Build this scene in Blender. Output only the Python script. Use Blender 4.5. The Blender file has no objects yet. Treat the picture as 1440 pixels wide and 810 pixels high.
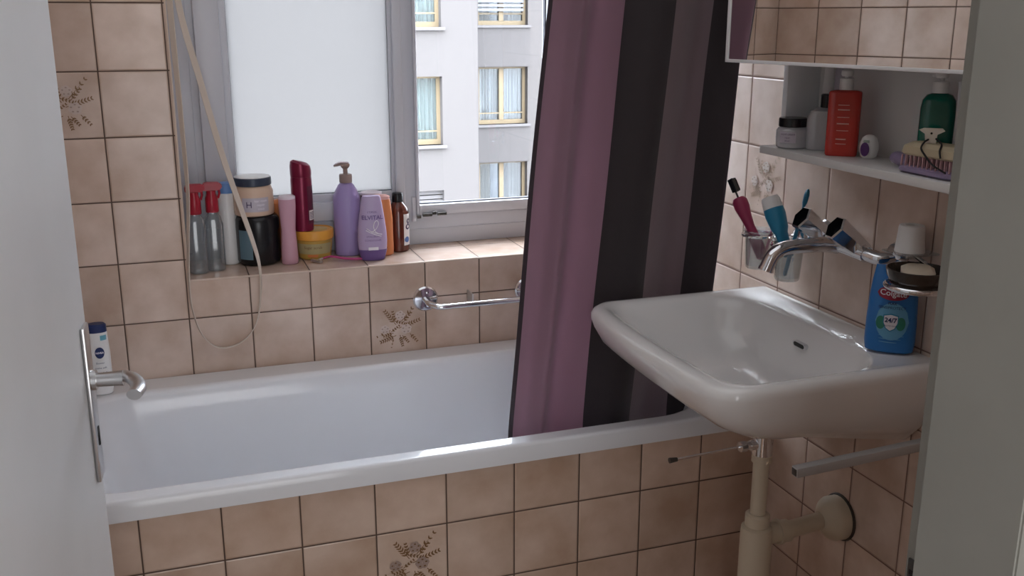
import bpy, bmesh, math, random
from mathutils import Vector, Matrix, Euler
random.seed(7)
PI = math.pi
sc = bpy.context.scene
C = sc.collection

# ------------------------------------------------------------------ camera
cam_d = bpy.data.cameras.new('camera'); cam = bpy.data.objects.new('camera', cam_d); C.objects.link(cam)
cam_d.sensor_width = 36; cam_d.lens = 1403.33 / 1440 * 36
cam_d.clip_start = 0.02; cam_d.clip_end = 200
_a, _b, _c = -0.3379, -0.2638, -0.0005
_R = Matrix.Rotation(_a, 3, 'Z') @ Matrix.Rotation(_b, 3, 'X') @ Matrix.Rotation(_c, 3, 'Y')
_B = Matrix(((1, 0, 0), (0, 0, -1), (0, 1, 0)))          # camera looks along +Y before turning
cam.matrix_world = Matrix.Translation((0.1197, -2.4882, 1.4562)) @ (_R @ _B).to_4x4()
sc.camera = cam

# ------------------------------------------------------------------ world, lights, exposure
w = bpy.data.worlds.new('overcast_sky'); sc.world = w; w.use_nodes = True
bg = w.node_tree.nodes['Background']
# overcast sky: the zenith is about three times as bright as the horizon
_n = w.node_tree.nodes; _l = w.node_tree.links
_tc = _n.new('ShaderNodeTexCoord'); _sp = _n.new('ShaderNodeSeparateXYZ'); _l.new(_tc.outputs['Generated'], _sp.inputs[0])
_mr = _n.new('ShaderNodeMapRange'); _mr.inputs[1].default_value = 0; _mr.inputs[2].default_value = 1
_mr.inputs[3].default_value = 6.2; _mr.inputs[4].default_value = 19.5; _l.new(_sp.outputs['Z'], _mr.inputs[0])
_l.new(_mr.outputs[0], bg.inputs['Strength'])
bg.inputs['Color'].default_value = (0.84, 0.90, 1.0, 1)
sc.view_settings.view_transform = 'Standard'; sc.view_settings.look = 'None'
sc.view_settings.gamma = 1; sc.view_settings.use_curve_mapping = False
sc.view_settings.exposure = 0.62

def area(name, loc, size, power, col, rot=(0, 0, 0)):
    l = bpy.data.lights.new(name, 'AREA'); l.shape = 'DISK'; l.size = size; l.energy = power; l.color = col
    o = bpy.data.objects.new(name, l); C.objects.link(o); o.location = loc; o.rotation_euler = rot
    return o
area('bathroom_fill_light', (0.55, -1.15, 2.36), 1.7, 3.2, (0.93, 0.96, 1.0))  # unseen lamp added below the ceiling to lift the interior brightness
# unseen fill light added behind the camera to brighten surfaces facing the doorway
_l2 = area('corridor_fill_light', (0.32, -3.27, 1.25), 1.0, 10.5, (0.95, 0.97, 1.0), (PI / 2, 0, 0))
_l2.data.shape = 'RECTANGLE'; _l2.data.size = 0.9; _l2.data.size_y = 1.9

# ------------------------------------------------------------------ materials
M = {}
def mat(name, col, rough=.5, metal=0, spec=.5, trans=0, ior=1.45, coat=0, alpha=1, sub=0, noise=0, nscale=20, bump=0):
    m = bpy.data.materials.new(name); m.use_nodes = True; nt = m.node_tree
    b = nt.nodes['Principled BSDF']
    b.inputs['Base Color'].default_value = (*col, 1); b.inputs['Roughness'].default_value = rough
    b.inputs['Metallic'].default_value = metal; b.inputs['Specular IOR Level'].default_value = spec
    b.inputs['Transmission Weight'].default_value = trans; b.inputs['IOR'].default_value = ior
    b.inputs['Coat Weight'].default_value = coat; b.inputs['Alpha'].default_value = alpha
    if noise or bump:
        tc = nt.nodes.new('ShaderNodeTexCoord'); n = nt.nodes.new('ShaderNodeTexNoise')
        n.inputs['Scale'].default_value = nscale; n.inputs['Detail'].default_value = 4
        nt.links.new(tc.outputs['Object'], n.inputs['Vector'])
        if noise:
            r = nt.nodes.new('ShaderNodeMixRGB'); r.blend_type = 'MULTIPLY'; r.inputs[0].default_value = 1
            r.inputs[1].default_value = (*col, 1)
            mr = nt.nodes.new('ShaderNodeMapRange'); mr.inputs[1].default_value = .3; mr.inputs[2].default_value = .7
            mr.inputs[3].default_value = 1 - noise; mr.inputs[4].default_value = 1
            nt.links.new(n.outputs['Fac'], mr.inputs[0]); nt.links.new(mr.outputs[0], r.inputs[2])
            nt.links.new(r.outputs[0], b.inputs['Base Color'])
        if bump:
            bp = nt.nodes.new('ShaderNodeBump'); bp.inputs['Strength'].default_value = bump
            bp.inputs['Distance'].default_value = .002
            nt.links.new(n.outputs['Fac'], bp.inputs['Height']); nt.links.new(bp.outputs[0], b.inputs['Normal'])
    M[name] = m
    return m

def clear_mat(name, col, gloss=.08, rough=.02, dens=0.0, dcol=(1, 1, 1)):
    """thin clear glass / plastic: transparent with a fresnel reflection (and a share of diffuse tint)"""
    m = bpy.data.materials.new(name); m.use_nodes = True; nt = m.node_tree; nt.nodes.clear()
    out = nt.nodes.new('ShaderNodeOutputMaterial'); tr = nt.nodes.new('ShaderNodeBsdfTransparent')
    tr.inputs[0].default_value = (*col, 1)
    gl = nt.nodes.new('ShaderNodeBsdfGlossy'); gl.inputs['Roughness'].default_value = rough
    lw = nt.nodes.new('ShaderNodeLayerWeight'); lw.inputs[0].default_value = .35
    mm = nt.nodes.new('ShaderNodeMath'); mm.operation = 'MULTIPLY_ADD'; mm.inputs[1].default_value = .5; mm.inputs[2].default_value = gloss
    nt.links.new(lw.outputs['Facing'], mm.inputs[0])
    mx = nt.nodes.new('ShaderNodeMixShader'); nt.links.new(mm.outputs[0], mx.inputs[0])
    base = tr
    if dens:
        df = nt.nodes.new('ShaderNodeBsdfDiffuse'); df.inputs[0].default_value = (*dcol, 1)
        m2 = nt.nodes.new('ShaderNodeMixShader'); m2.inputs[0].default_value = dens
        nt.links.new(tr.outputs[0], m2.inputs[1]); nt.links.new(df.outputs[0], m2.inputs[2]); base = m2
    nt.links.new(base.outputs[0], mx.inputs[1]); nt.links.new(gl.outputs[0], mx.inputs[2])
    nt.links.new(mx.outputs[0], out.inputs[0]); M[name] = m
    return m

def cloth_mat(name, col, tr=.3, rough=.75):
    m = bpy.data.materials.new(name); m.use_nodes = True; nt = m.node_tree
    b = nt.nodes['Principled BSDF']; out = nt.nodes['Material Output']
    b.inputs['Base Color'].default_value = (*col, 1); b.inputs['Roughness'].default_value = rough
    b.inputs['Sheen Weight'].default_value = .25
    t = nt.nodes.new('ShaderNodeBsdfTranslucent'); t.inputs[0].default_value = (*[min(1, c * 1.5) for c in col], 1)
    mx = nt.nodes.new('ShaderNodeMixShader'); mx.inputs[0].default_value = tr
    n = nt.nodes.new('ShaderNodeTexNoise'); n.inputs['Scale'].default_value = 14; n.inputs['Detail'].default_value = 5
    tc = nt.nodes.new('ShaderNodeTexCoord'); nt.links.new(tc.outputs['Object'], n.inputs['Vector'])
    bp = nt.nodes.new('ShaderNodeBump'); bp.inputs['Strength'].default_value = .35; bp.inputs['Distance'].default_value = .01
    nt.links.new(n.outputs['Fac'], bp.inputs['Height']); nt.links.new(bp.outputs[0], b.inputs['Normal'])
    nt.links.new(b.outputs[0], mx.inputs[1]); nt.links.new(t.outputs[0], mx.inputs[2])
    nt.links.new(mx.outputs[0], out.inputs[0]); M[name] = m
    return m

def tile_mat(name, ua, va, u0, v0, base=(.66, .515, .445), pitch=.15, g=.0022, grout=(.10, .062, .045)):
    """square glazed tiles: dark grout, cloudy mottling, each tile a little different"""
    m = bpy.data.materials.new(name); m.use_nodes = True; nt = m.node_tree; N = nt.nodes; L = nt.links
    b = N['Principled BSDF']; b.inputs['Roughness'].default_value = .22; b.inputs['Specular IOR Level'].default_value = .45
    tc = N.new('ShaderNodeTexCoord'); sp = N.new('ShaderNodeSeparateXYZ'); L.new(tc.outputs['Object'], sp.inputs[0])
    def math_(op, a, bb=None, c=None):
        n = N.new('ShaderNodeMath'); n.operation = op
        for i, v in enumerate((a, bb, c)):
            if v is None: continue
            if isinstance(v, (int, float)): n.inputs[i].default_value = v
            else: L.new(v, n.inputs[i])
        return n.outputs[0]
    def cell(ax, o0):
        s = math_('DIVIDE', math_('SUBTRACT', sp.outputs[ax], o0), pitch)
        fl = math_('FLOOR', s); fr = math_('FRACT', s)
        d = math_('MULTIPLY', math_('MINIMUM', fr, math_('SUBTRACT', 1.0, fr)), pitch)
        return fl, d
    fu, du = cell(ua, u0); fv, dv = cell(va, v0)
    d = math_('MINIMUM', du, dv)
    mr = N.new('ShaderNodeMapRange'); mr.interpolation_type = 'SMOOTHSTEP'
    mr.inputs[1].default_value = g * .45; mr.inputs[2].default_value = g * .95; L.new(d, mr.inputs[0])
    hb = N.new('ShaderNodeMapRange'); hb.interpolation_type = 'SMOOTHSTEP'
    hb.inputs[1].default_value = g * .4; hb.inputs[2].default_value = g * 2.2; L.new(d, hb.inputs[0])
    cv = N.new('ShaderNodeCombineXYZ'); L.new(fu, cv.inputs[0]); L.new(fv, cv.inputs[1])
    wn = N.new('ShaderNodeTexWhiteNoise'); L.new(cv.outputs[0], wn.inputs['Vector'])
    ns = N.new('ShaderNodeTexNoise'); ns.inputs['Scale'].default_value = 9; ns.inputs['Detail'].default_value = 5
    vm = N.new('ShaderNodeVectorMath'); vm.operation = 'ADD'
    L.new(tc.outputs['Object'], vm.inputs[0]); L.new(wn.outputs['Color'], vm.inputs[1]); L.new(vm.outputs[0], ns.inputs['Vector'])
    cr = N.new('ShaderNodeValToRGB'); e = cr.color_ramp.elements
    e[0].position = .3; e[0].color = (base[0] * .80, base[1] * .74, base[2] * .66, 1)
    e[1].position = .68; e[1].color = (base[0] * 1.10, base[1] * 1.13, base[2] * 1.12, 1)
    L.new(ns.outputs['Fac'], cr.inputs[0])
    hsv = N.new('ShaderNodeHueSaturation'); L.new(cr.outputs[0], hsv.inputs['Color'])
    L.new(math_('MULTIPLY_ADD', wn.outputs['Value'], .14, .93), hsv.inputs['Value'])
    mx = N.new('ShaderNodeMixRGB'); mx.inputs[1].default_value = (*grout, 1)
    L.new(mr.outputs[0], mx.inputs[0]); L.new(hsv.outputs[0], mx.inputs[2]); L.new(mx.outputs[0], b.inputs['Base Color'])
    rr = N.new('ShaderNodeMapRange'); rr.inputs[3].default_value = .8; rr.inputs[4].default_value = .24
    L.new(mr.outputs[0], rr.inputs[0]); L.new(rr.outputs[0], b.inputs['Roughness'])
    bp = N.new('ShaderNodeBump'); bp.inputs['Strength'].default_value = .8; bp.inputs['Distance'].default_value = .0015
    L.new(hb.outputs[0], bp.inputs['Height']); L.new(bp.outputs[0], b.inputs['Normal'])
    M[name] = m
    return m

tile_mat('tile_back_wall', 0, 2, 0.0, 0.74)
tile_mat('tile_sill', 0, 1, 0.0, -0.0)
tile_mat('tile_reveal', 1, 2, 0.0, 0.74)
tile_mat('tile_left_wall', 1, 2, 0.0, 0.74)
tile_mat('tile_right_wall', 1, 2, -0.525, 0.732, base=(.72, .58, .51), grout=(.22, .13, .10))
tile_mat('tile_panel', 0, 2, 0.0191, 0.4325, base=(.66, .50, .415))
tile_mat('tile_front_wall', 0, 2, 0.0, 0.74)
tile_mat('tile_floor', 0, 1, 0.0, 0.0, base=(.40, .27, .20), pitch=.2)
mat('plaster', (.78, .76, .72), .9, noise=.06, nscale=6)
mat('enamel', (.80, .82, .86), .13, spec=.55, coat=.15)
mat('ceramic', (.84, .84, .84), .06, spec=.6, coat=.3)
mat('window_white', (.62, .64, .70), .38)
mat('window_gasket', (.05, .05, .06), .6)
mat('door_paint', (.86, .88, .90), .42, noise=.05, nscale=5, bump=.15)
mat('frame_paint', (.34, .335, .30), .5, noise=.10, nscale=9, bump=.2)
mat('steel', (.62, .62, .63), .28, metal=1)
mat('aluminium', (.50, .51, .52), .4, metal=.35)
mat('chrome', (.78, .79, .82), .08, metal=1)
mat('dark_metal', (.10, .095, .09), .35, metal=.8)
mat('brushed_dark', (.22, .21, .20), .3, metal=1)
mat('mirror_glass', (.90, .91, .90), .01, metal=1)
mat('cabinet_white', (.72, .72, .71), .4)
mat('cabinet_edge', (.85, .86, .88), .4)
mat('pvc_cream', (.68, .61, .48), .35)
mat('white_plastic', (.82, .82, .82), .3)
mat('offwhite', (.70, .66, .58), .5)
mat('strap_cream', (.46, .36, .28), .8)
mat('strap_light', (.62, .54, .47), .8)
mat('tile_edge', (.68, .55, .46), .25)
mat('leaf_brown', (.23, .125, .055), .3)
mat('leaf_grey', (.40, .30, .26), .3)
mat('petal', (.60, .49, .44), .3)
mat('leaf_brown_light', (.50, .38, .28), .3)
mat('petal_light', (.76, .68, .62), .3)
clear_mat('pane_clear', (.97, .98, .98), gloss=.02)
clear_mat('tumbler_glass', (.90, .93, .94), gloss=.12, dens=.02, dcol=(.7, .75, .78))
clear_mat('clear_plastic', (.72, .77, .80), gloss=.12, rough=.08, dens=.22, dcol=(.45, .50, .54))
clear_mat('clear_white', (.85, .87, .90), gloss=.10, rough=.1, dens=.45, dcol=(.86, .88, .92))
# frosted pane: daylight is scattered through it
m = bpy.data.materials.new('pane_frosted'); m.use_nodes = True; nt = m.node_tree; nt.nodes.clear()
_o = nt.nodes.new('ShaderNodeOutputMaterial'); _t = nt.nodes.new('ShaderNodeBsdfTranslucent'); _t.inputs[0].default_value = (.315, .31, .305, 1)
_d = nt.nodes.new('ShaderNodeBsdfDiffuse'); _d.inputs[0].default_value = (.5, .52, .54, 1)
_x = nt.nodes.new('ShaderNodeMixShader'); _x.inputs[0].default_value = .12
nt.links.new(_t.outputs[0], _x.inputs[1]); nt.links.new(_d.outputs[0], _x.inputs[2]); nt.links.new(_x.outputs[0], _o.inputs[0]); M['pane_frosted'] = m
cloth_mat('curtain_mauve', (.29, .20, .235), .58)
cloth_mat('curtain_black', (.030, .022, .026), .10)
cloth_mat('curtain_brown', (.22, .165, .18), .25)
cloth_mat('curtain_hem', (.035, .022, .03), .05)
mat('facade_dimmed', (.082, .0745, .072), .9, noise=.03, nscale=.6)  # white wall darkened in its colour to offset the strong sky
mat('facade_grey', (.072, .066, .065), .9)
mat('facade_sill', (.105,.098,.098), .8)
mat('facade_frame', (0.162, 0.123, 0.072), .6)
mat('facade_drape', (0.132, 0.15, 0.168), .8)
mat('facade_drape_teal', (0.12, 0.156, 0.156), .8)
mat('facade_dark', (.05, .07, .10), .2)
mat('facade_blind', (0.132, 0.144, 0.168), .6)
mat('asphalt', (.30, .30, .31), .9)
mat('red_plastic', (.36, .012, .03), .3)
mat('black_plastic', (.008, .009, .012), .25)
mat('navy_rim', (.04, .055, .09), .35)
mat('blue_cap', (.16, .30, .62), .35)
mat('beige_cream', (.68, .50, .38), .35)
mat('label_grey', (.52, .48, .55), .4)
mat('label_bluegrey', (.14, .24, .30), .4)
mat('label_white', (.78, .74, .74), .45)
mat('rose', (.62, .36, .45), .4)
mat('rose_light', (.80, .70, .78), .4)
mat('yellow_lid', (.80, .38, .06), .4)
mat('yellow_jar', (.58, .36, .08), .35)
mat('label_olive', (.48, .42, .22), .5)
mat('orange_spot', (.75, .25, .08), .5)
mat('magenta_can', (.20, .010, .045), .28, metal=.35)
mat('maroon', (.10, .012, .035), .35)
mat('lilac', (.36, .28, .56), .35)
mat('lilac_light', (.50, .40, .62), .35)
mat('purple_deep', (.16, .10, .30), .35)
mat('plum', (.085, .012, .06), .35)
mat('taupe', (.30, .22, .20), .35)
mat('orange_bottle', (.62, .22, .08), .35)
mat('pink_top', (.75, .42, .38), .4)
mat('amber_brown', (.11, .022, .012), .15, coat=.4)
mat('ink_dark', (.05, .03, .09), .5)
mat('ink_white', (.85, .82, .88), .5)
mat('blue_spot', (.10, .18, .42), .5)
mat('hot_pink', (.50, .06, .22), .35)
mat('nivea_blue', (.01, .025, .12), .35)
mat('teal_label', (.15, .42, .55), .4)
mat('red_pump', (.52, .035, .025), .22, coat=.4)
mat('orange_glow', (.75, .11, .02), .22, coat=.4)
mat('green_bottle', (.0, .12, .085), .15, coat=.5)
mat('cream_soap', (.70, .62, .50), .5)
mat('brush_lilac', (.30, .24, .38), .35)
mat('bristle_pink', (.50, .30, .32), .7)
mat('block_beige', (.52, .44, .30), .6)
mat('black_cord', (.01, .01, .012), .7)
mat('purple_oval', (.10, .03, .16), .3)
mat('grey_green', (.35, .42, .36), .4)
mat('bag_blue', (.015, .17, .50), .3, coat=.3)
mat('bag_lightblue', (.14, .40, .62), .35)
mat('bag_green', (.03, .22, .15), .4)
mat('logo_red', (.30, .012, .04), .4)
mat('tube_cyan', (.02, .23, .40), .3)
mat('brush_teal', (.02, .16, .28), .35)
mat('brush_magenta', (.31, .03, .09), .35)
mat('bowl_dark', (.035, .025, .02), .2, coat=.4)

# ------------------------------------------------------------------ mesh helpers
def obj(name, bm, mats, parent=None, smooth=True, loc=None, rot=None, angle=35):
    bmesh.ops.recalc_face_normals(bm, faces=bm.faces)
    me = bpy.data.meshes.new(name); bm.to_mesh(me); bm.free()
    if not isinstance(mats, (list, tuple)): mats = [mats]
    for k in mats: me.materials.append(M[k] if isinstance(k, str) else k)
    o = bpy.data.objects.new(name, me); C.objects.link(o)
    if smooth:
        me.shade_smooth()
        try: me.set_sharp_from_angle(angle=math.radians(angle))
        except Exception: pass
    if loc: o.location = loc
    if rot: o.rotation_euler = rot
    if parent: o.parent = parent
    return o
def tag(o, label=None, cat=None, group=None, kind=None):
    if label: o['label'] = label
    if cat: o['category'] = cat
    if group: o['group'] = group
    if kind: o['kind'] = kind
    return o
def thing(name, label, cat, loc=(0, 0, 0), rz=0, group=None, rot=None):
    o = bpy.data.objects.new(name, None); C.objects.link(o); o.empty_display_size = .05
    o.location = loc; o.rotation_euler = rot or (0, 0, rz)
    return tag(o, label, cat, group)
def B(): return bmesh.new()

def box(bm, a, b, bev=0, mat_=0, seg=2, mx=None):
    (x0, y0, z0), (x1, y1, z1) = a, b
    r = bmesh.ops.create_cube(bm, size=1)
    vs = r['verts']
    for v in vs:
        v.co = Vector(((x0 + x1) / 2 + v.co.x * (x1 - x0), (y0 + y1) / 2 + v.co.y * (y1 - y0), (z0 + z1) / 2 + v.co.z * (z1 - z0)))
        if mx is not None: v.co = mx @ v.co
    fs = {f for v in vs for f in v.link_faces}
    for f in fs: f.material_index = mat_
    if bev:
        es = {e for v in vs for e in v.link_edges}
        bmesh.ops.bevel(bm, geom=list(es), offset=bev, segments=seg, affect='EDGES', profile=.5, material=mat_)
    return bm

def loft(bm, rings, cap0=True, cap1=True, mi=0, closed=True):
    """rings: lists of points of equal count; mi may be a list, one per band"""
    vr = [[bm.verts.new(p) for p in r] for r in rings]
    n = len(vr[0])
    for i in range(len(vr) - 1):
        for j in range(n if closed else n - 1):
            k = (j + 1) % n
            try:
                f = bm.faces.new((vr[i][j], vr[i][k], vr[i + 1][k], vr[i + 1][j]))
                f.material_index = mi[i] if isinstance(mi, (list, tuple)) else mi
            except ValueError: pass
    if cap0:
        f = bm.faces.new(list(reversed(vr[0]))); f.material_index = mi[0] if isinstance(mi, (list, tuple)) else mi
    if cap1:
        f = bm.faces.new(vr[-1]); f.material_index = mi[-1] if isinstance(mi, (list, tuple)) else mi
    return vr

def ell(cx, cy, z, a, b, n=32, p=2.0):
    out = []
    for i in range(n):
        t = 2 * PI * i / n; c, s = math.cos(t), math.sin(t)
        out.append(Vector((cx + a * math.copysign(abs(c) ** (2 / p), c), cy + b * math.copysign(abs(s) ** (2 / p), s), z)))
    return out
def lathe(bm, prof, cx=0, cy=0, n=32, asp=1.0, p=2.0, mi=0, mx=None, cap0=True, cap1=True):
    """prof: (radius, z[, aspect]) ; asp = depth / width"""
    rings = [ell(cx, cy, q[1], q[0], q[0] * (q[2] if len(q) > 2 else asp), n, p) for q in prof]
    if mx is not None: rings = [[mx @ v for v in r] for r in rings]
    return loft(bm, rings, cap0, cap1, mi)
def tube(bm, pts, r, n=12, mi=0, caps=True, flat=1.0, up=None):
    pts = [Vector(p) for p in pts]; rings = []
    rr = r if isinstance(r, (list, tuple)) else [r] * len(pts)
    prev = None
    for i, p in enumerate(pts):
        t = (pts[min(i + 1, len(pts) - 1)] - pts[max(i - 1, 0)]).normalized()
        if prev is None:
            ref = Vector(up) if up else (Vector((0, 0, 1)) if abs(t.z) < .9 else Vector((1, 0, 0)))
            u = t.cross(ref).normalized()
        else:
            u = (prev - t * prev.dot(t)).normalized()
        prev = u; v = t.cross(u)
        rings.append([p + u * math.cos(2 * PI * k / n) * rr[i] + v * math.sin(2 * PI * k / n) * rr[i] * flat for k in range(n)])
    loft(bm, rings, caps, caps, mi)
def catmull(ps, n=8):
    ps = [Vector(p) for p in ps]; q = [ps[0]] + ps + [ps[-1]]; out = []
    for i in range(1, len(q) - 2):
        for k in range(n):
            t = k / n
            out.append(.5 * ((2 * q[i]) + (-q[i - 1] + q[i + 1]) * t + (2 * q[i - 1] - 5 * q[i] + 4 * q[i + 1] - q[i + 2]) * t * t + (-q[i - 1] + 3 * q[i] - 3 * q[i + 1] + q[i + 2]) * t ** 3))
    out.append(ps[-1]); return out
def rrect(x0, x1, y0, y1, r, z, k=7, bulge=0, rw=None):
    """rounded rectangle ring; bulge pushes the x0 side outwards"""
    pts = []
    r = min(r, (x1 - x0) / 2 - 1e-4, (y1 - y0) / 2 - 1e-4)
    R_ = r; rw = r if rw is None else rw
    for sx_, sy_, a0, r in ((1, 1, 0, rw), (0, 1, 90, R_), (0, 0, 180, R_), (1, 0, 270, rw)):
        cx = x1 - r if sx_ else x0 + r; cy = y1 - r if sy_ else y0 + r
        for i in range(k + 1):
            a = math.radians(a0 + 90 * i / k); pts.append([cx + r * math.cos(a), cy + r * math.sin(a)])
        # straight subdivision
        nx = {0: (x0 + R_, y1), 90: (x0, y0 + R_), 180: (x1 - rw, y0), 270: (x1, y1 - rw)}[a0]
        lx, ly = pts[-1]
        for i in range(1, 8): pts.append([lx + (nx[0] - lx) * i / 8, ly + (nx[1] - ly) * i / 8])
    yc, hl = (y0 + y1) / 2, (y1 - y0) / 2
    out = []
    for x, y in pts:
        if bulge:
            f = max(0, min(1, (x1 - x) / (x1 - x0)))
            x -= bulge * (1 - ((y - yc) / hl) ** 2) * f
        out.append(Vector((x, y, z)))
    return out
def prism(bm, poly, d0, d1, fn, mi=0):
    """poly 2-D outline; fn(u, v, d) -> point"""
    loft(bm, [[fn(u, v, d0) for u, v in poly], [fn(u, v, d1) for u, v in poly]], True, True, mi)

def text(parent, s, size, matn, fn, name='lettering', bold=0.0, spacing=1.0, shear=0):
    cu = bpy.data.curves.new('t', 'FONT'); cu.body = s; cu.size = size; cu.align_x = 'CENTER'; cu.align_y = 'CENTER'
    cu.extrude = 0; cu.offset = bold; cu.space_character = spacing; cu.shear = shear; cu.resolution_u = 3
    to = bpy.data.objects.new('t', cu); C.objects.link(to)
    bpy.context.view_layer.update()
    me = bpy.data.meshes.new_from_object(to)
    bpy.data.objects.remove(to); bpy.data.curves.remove(cu)
    bm = B(); bm.from_mesh(me); bpy.data.meshes.remove(me)
    bmesh.ops.subdivide_edges(bm, edges=[e for e in bm.edges if e.calc_length() > size * .35], cuts=1)
    bmesh.ops.triangulate(bm, faces=bm.faces)
    for v in bm.verts: v.co = Vector(fn(v.co.x, v.co.y))
    me = bpy.data.meshes.new(name); bm.to_mesh(me); bm.free(); me.materials.append(M[matn])
    o = bpy.data.objects.new(name, me); C.objects.link(o); o.parent = parent
    return o
def wrap(a, b, z, off=0, eps=.0006):
    """map label coordinates on to an upright elliptic bottle facing -Y"""
    return lambda u, v: ((a + eps) * math.sin((u + off) / a), -(b + eps) * math.cos((u + off) / a), z + v)
def patch(parent, a, b, z0, z1, u0, u1, matn, name='label', eps=.0004, p=2, n=14, a1=None, b1=None):
    """a label hugging an elliptic bottle between widths u0..u1 and heights z0..z1 (a1,b1 = radii at the top)"""
    bm = B(); a1 = a1 or a; b1 = b1 or b
    rings = []
    for k in range(5):
        t = k / 4; aa = a + (a1 - a) * t + eps; bb = b + (b1 - b) * t + eps
        rings.append([Vector((aa * math.sin((u0 + (u1 - u0) * i / n) / a), -bb * math.cos((u0 + (u1 - u0) * i / n) / a), z0 + (z1 - z0) * t)) for i in range(n + 1)])
    loft(bm, rings, False, False, 0, closed=False)
    return obj(name, bm, matn, parent)

# ------------------------------------------------------------------ flower motif of the decorated tiles
def leaf_poly(l, wd): return [(0, 0), (l * .3, wd), (l * .75, wd * .6), (l, 0), (l * .75, -wd * .6), (l * .3, -wd)]
def flower(bm, fn, mi_leaf, mi_grey, mi_petal, seed=3):
    """fn(u, v) with u, v in 0..1 over the tile -> world point (already a hair proud of the glaze)"""
    rnd = random.Random(seed)
    nrm = (Vector(fn(1, 0)) - Vector(fn(0, 0))).cross(Vector(fn(0, 1)) - Vector(fn(0, 0))).normalized(); cnt = [0]
    def poly(pts, mi):
        try:
            cnt[0] += 1; up = nrm * (.000006 * cnt[0] + (0 if mi == mi_leaf else .0012 if mi == mi_petal else .0020))
            f = bm.faces.new([bm.verts.new(Vector(fn(u, v)) + up) for u, v in pts]); f.material_index = mi
        except ValueError: pass
    def frond(x0, y0, x1, y1, n=7, l=.075):
        dx, dy = x1 - x0, y1 - y0; L = math.hypot(dx, dy); a = math.atan2(dy, dx)
        w_ = .006; nx, ny = -dy / L * w_, dx / L * w_
        poly([(x0 + nx, y0 + ny), (x1, y1), (x0 - nx, y0 - ny)], mi_leaf)
        n = max(3, n - 1)
        for i in range(n):
            t = .22 + .78 * i / (n - 1); px, py = x0 + dx * t, y0 + dy * t
            for s in (-1, 1):
                aa = a + s * .75; ll = l * (1.15 - .45 * t)
                poly([(px + math.cos(aa) * u - math.sin(aa) * v, py + math.sin(aa) * u + math.cos(aa) * v) for u, v in leaf_poly(ll, .0125)], mi_leaf)
    def bloom(x, y, r, mi):
        for k in range(6):
            a = k * PI / 3 + rnd.random() * .4
            c = (x + math.cos(a) * r * .5, y + math.sin(a) * r * .5)
            poly([(c[0] + math.cos(t * PI / 4) * r * .48, c[1] + math.sin(t * PI / 4) * r * .42) for t in range(8)], mi)
        for k in range(5):
            a = k * 1.26 + .3; c = (x + math.cos(a) * r * .55, y + math.sin(a) * r * .55)
            poly([(c[0] + math.cos(t * PI / 3) * r * .17, c[1] + math.sin(t * PI / 3) * r * .12) for t in range(6)], mi_grey)
    frond(.45, .55, .27, .80); frond(.55, .60, .80, .88, 5, .07); frond(.50, .48, .86, .60, 8, .07)
    frond(.45, .35, .19, .26); frond(.52, .35, .56, .16, 6, .055); frond(.70, .36, .82, .22, 5, .05)
    frond(.35, .45, .12, .36, 4, .04); frond(.42, .62, .60, .56, 5, .045); frond(.40, .30, .36, .14, 3, .02); frond(.36, .42, .50, .52, 5, .04)
    frond(.44, .60, .40, .78, 5, .05); frond(.58, .58, .72, .74, 5, .05); frond(.56, .34, .66, .22, 5, .05); frond(.40, .40, .24, .36, 5, .05)
    bloom(.53, .72, .095, mi_petal); bloom(.25, .48, .09, mi_petal); bloom(.63, .46, .105, mi_petal)

# ------------------------------------------------------------------ the room
XL, XR, ZC = -.28, 1.378, 2.42
def quad(bm, pts, mi=0):
    f = bm.faces.new([bm.verts.new(p) for p in pts]); f.material_index = mi; return f

def wall_holes(bm, axis, pos, back, a0, a1, z0, z1, holes, mi=(0, 1, 2)):
    """wall slab in the plane axis=pos with thickness towards back; holes = (h0,h1,zz0,zz1)"""
    us = sorted({a0, a1, *[h[0] for h in holes], *[h[1] for h in holes]}); vs = sorted({z0, z1, *[h[2] for h in holes], *[h[3] for h in holes]})
    P = (lambda u, v, d: (u, d, v)) if axis == 'y' else (lambda u, v, d: (d, u, v))
    for i in range(len(us) - 1):
        for j in range(len(vs) - 1):
            cu, cv = (us[i] + us[i + 1]) / 2, (vs[j] + vs[j + 1]) / 2
            if any(h[0] < cu < h[1] and h[2] < cv < h[3] for h in holes): continue
            for d in (pos, back):
                quad(bm, [P(us[i], vs[j], d), P(us[i + 1], vs[j], d), P(us[i + 1], vs[j + 1], d), P(us[i], vs[j + 1], d)], mi[0])
    for h in holes:
        quad(bm, [P(h[0], h[2], pos), P(h[1], h[2], pos), P(h[1], h[2], back), P(h[0], h[2], back)], mi[1])
        quad(bm, [P(h[0], h[3], pos), P(h[1], h[3], pos), P(h[1], h[3], back), P(h[0], h[3], back)], mi[1])
        for hx in (h[0], h[1]):
            quad(bm, [P(hx, h[2], pos), P(hx, h[3], pos), P(hx, h[3], back), P(hx, h[2], back)], mi[2])
    for u in (a0, a1): quad(bm, [P(u, z0, pos), P(u, z1, pos), P(u, z1, back), P(u, z0, back)], mi[2])
    for v in (z0, z1): quad(bm, [P(a0, v, pos), P(a1, v, pos), P(a1, v, back), P(a0, v, back)], mi[1])

bm = B(); box(bm, (-1.7, -3.4, -.1), (2.5, .3, 0)); tag(obj('floor', bm, 'tile_floor', smooth=False), kind='structure')
bm = B(); box(bm, (-1.7, -3.4, ZC), (2.5, .3, ZC + .1)); tag(obj('ceiling', bm, 'plaster', smooth=False), kind='structure')

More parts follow.
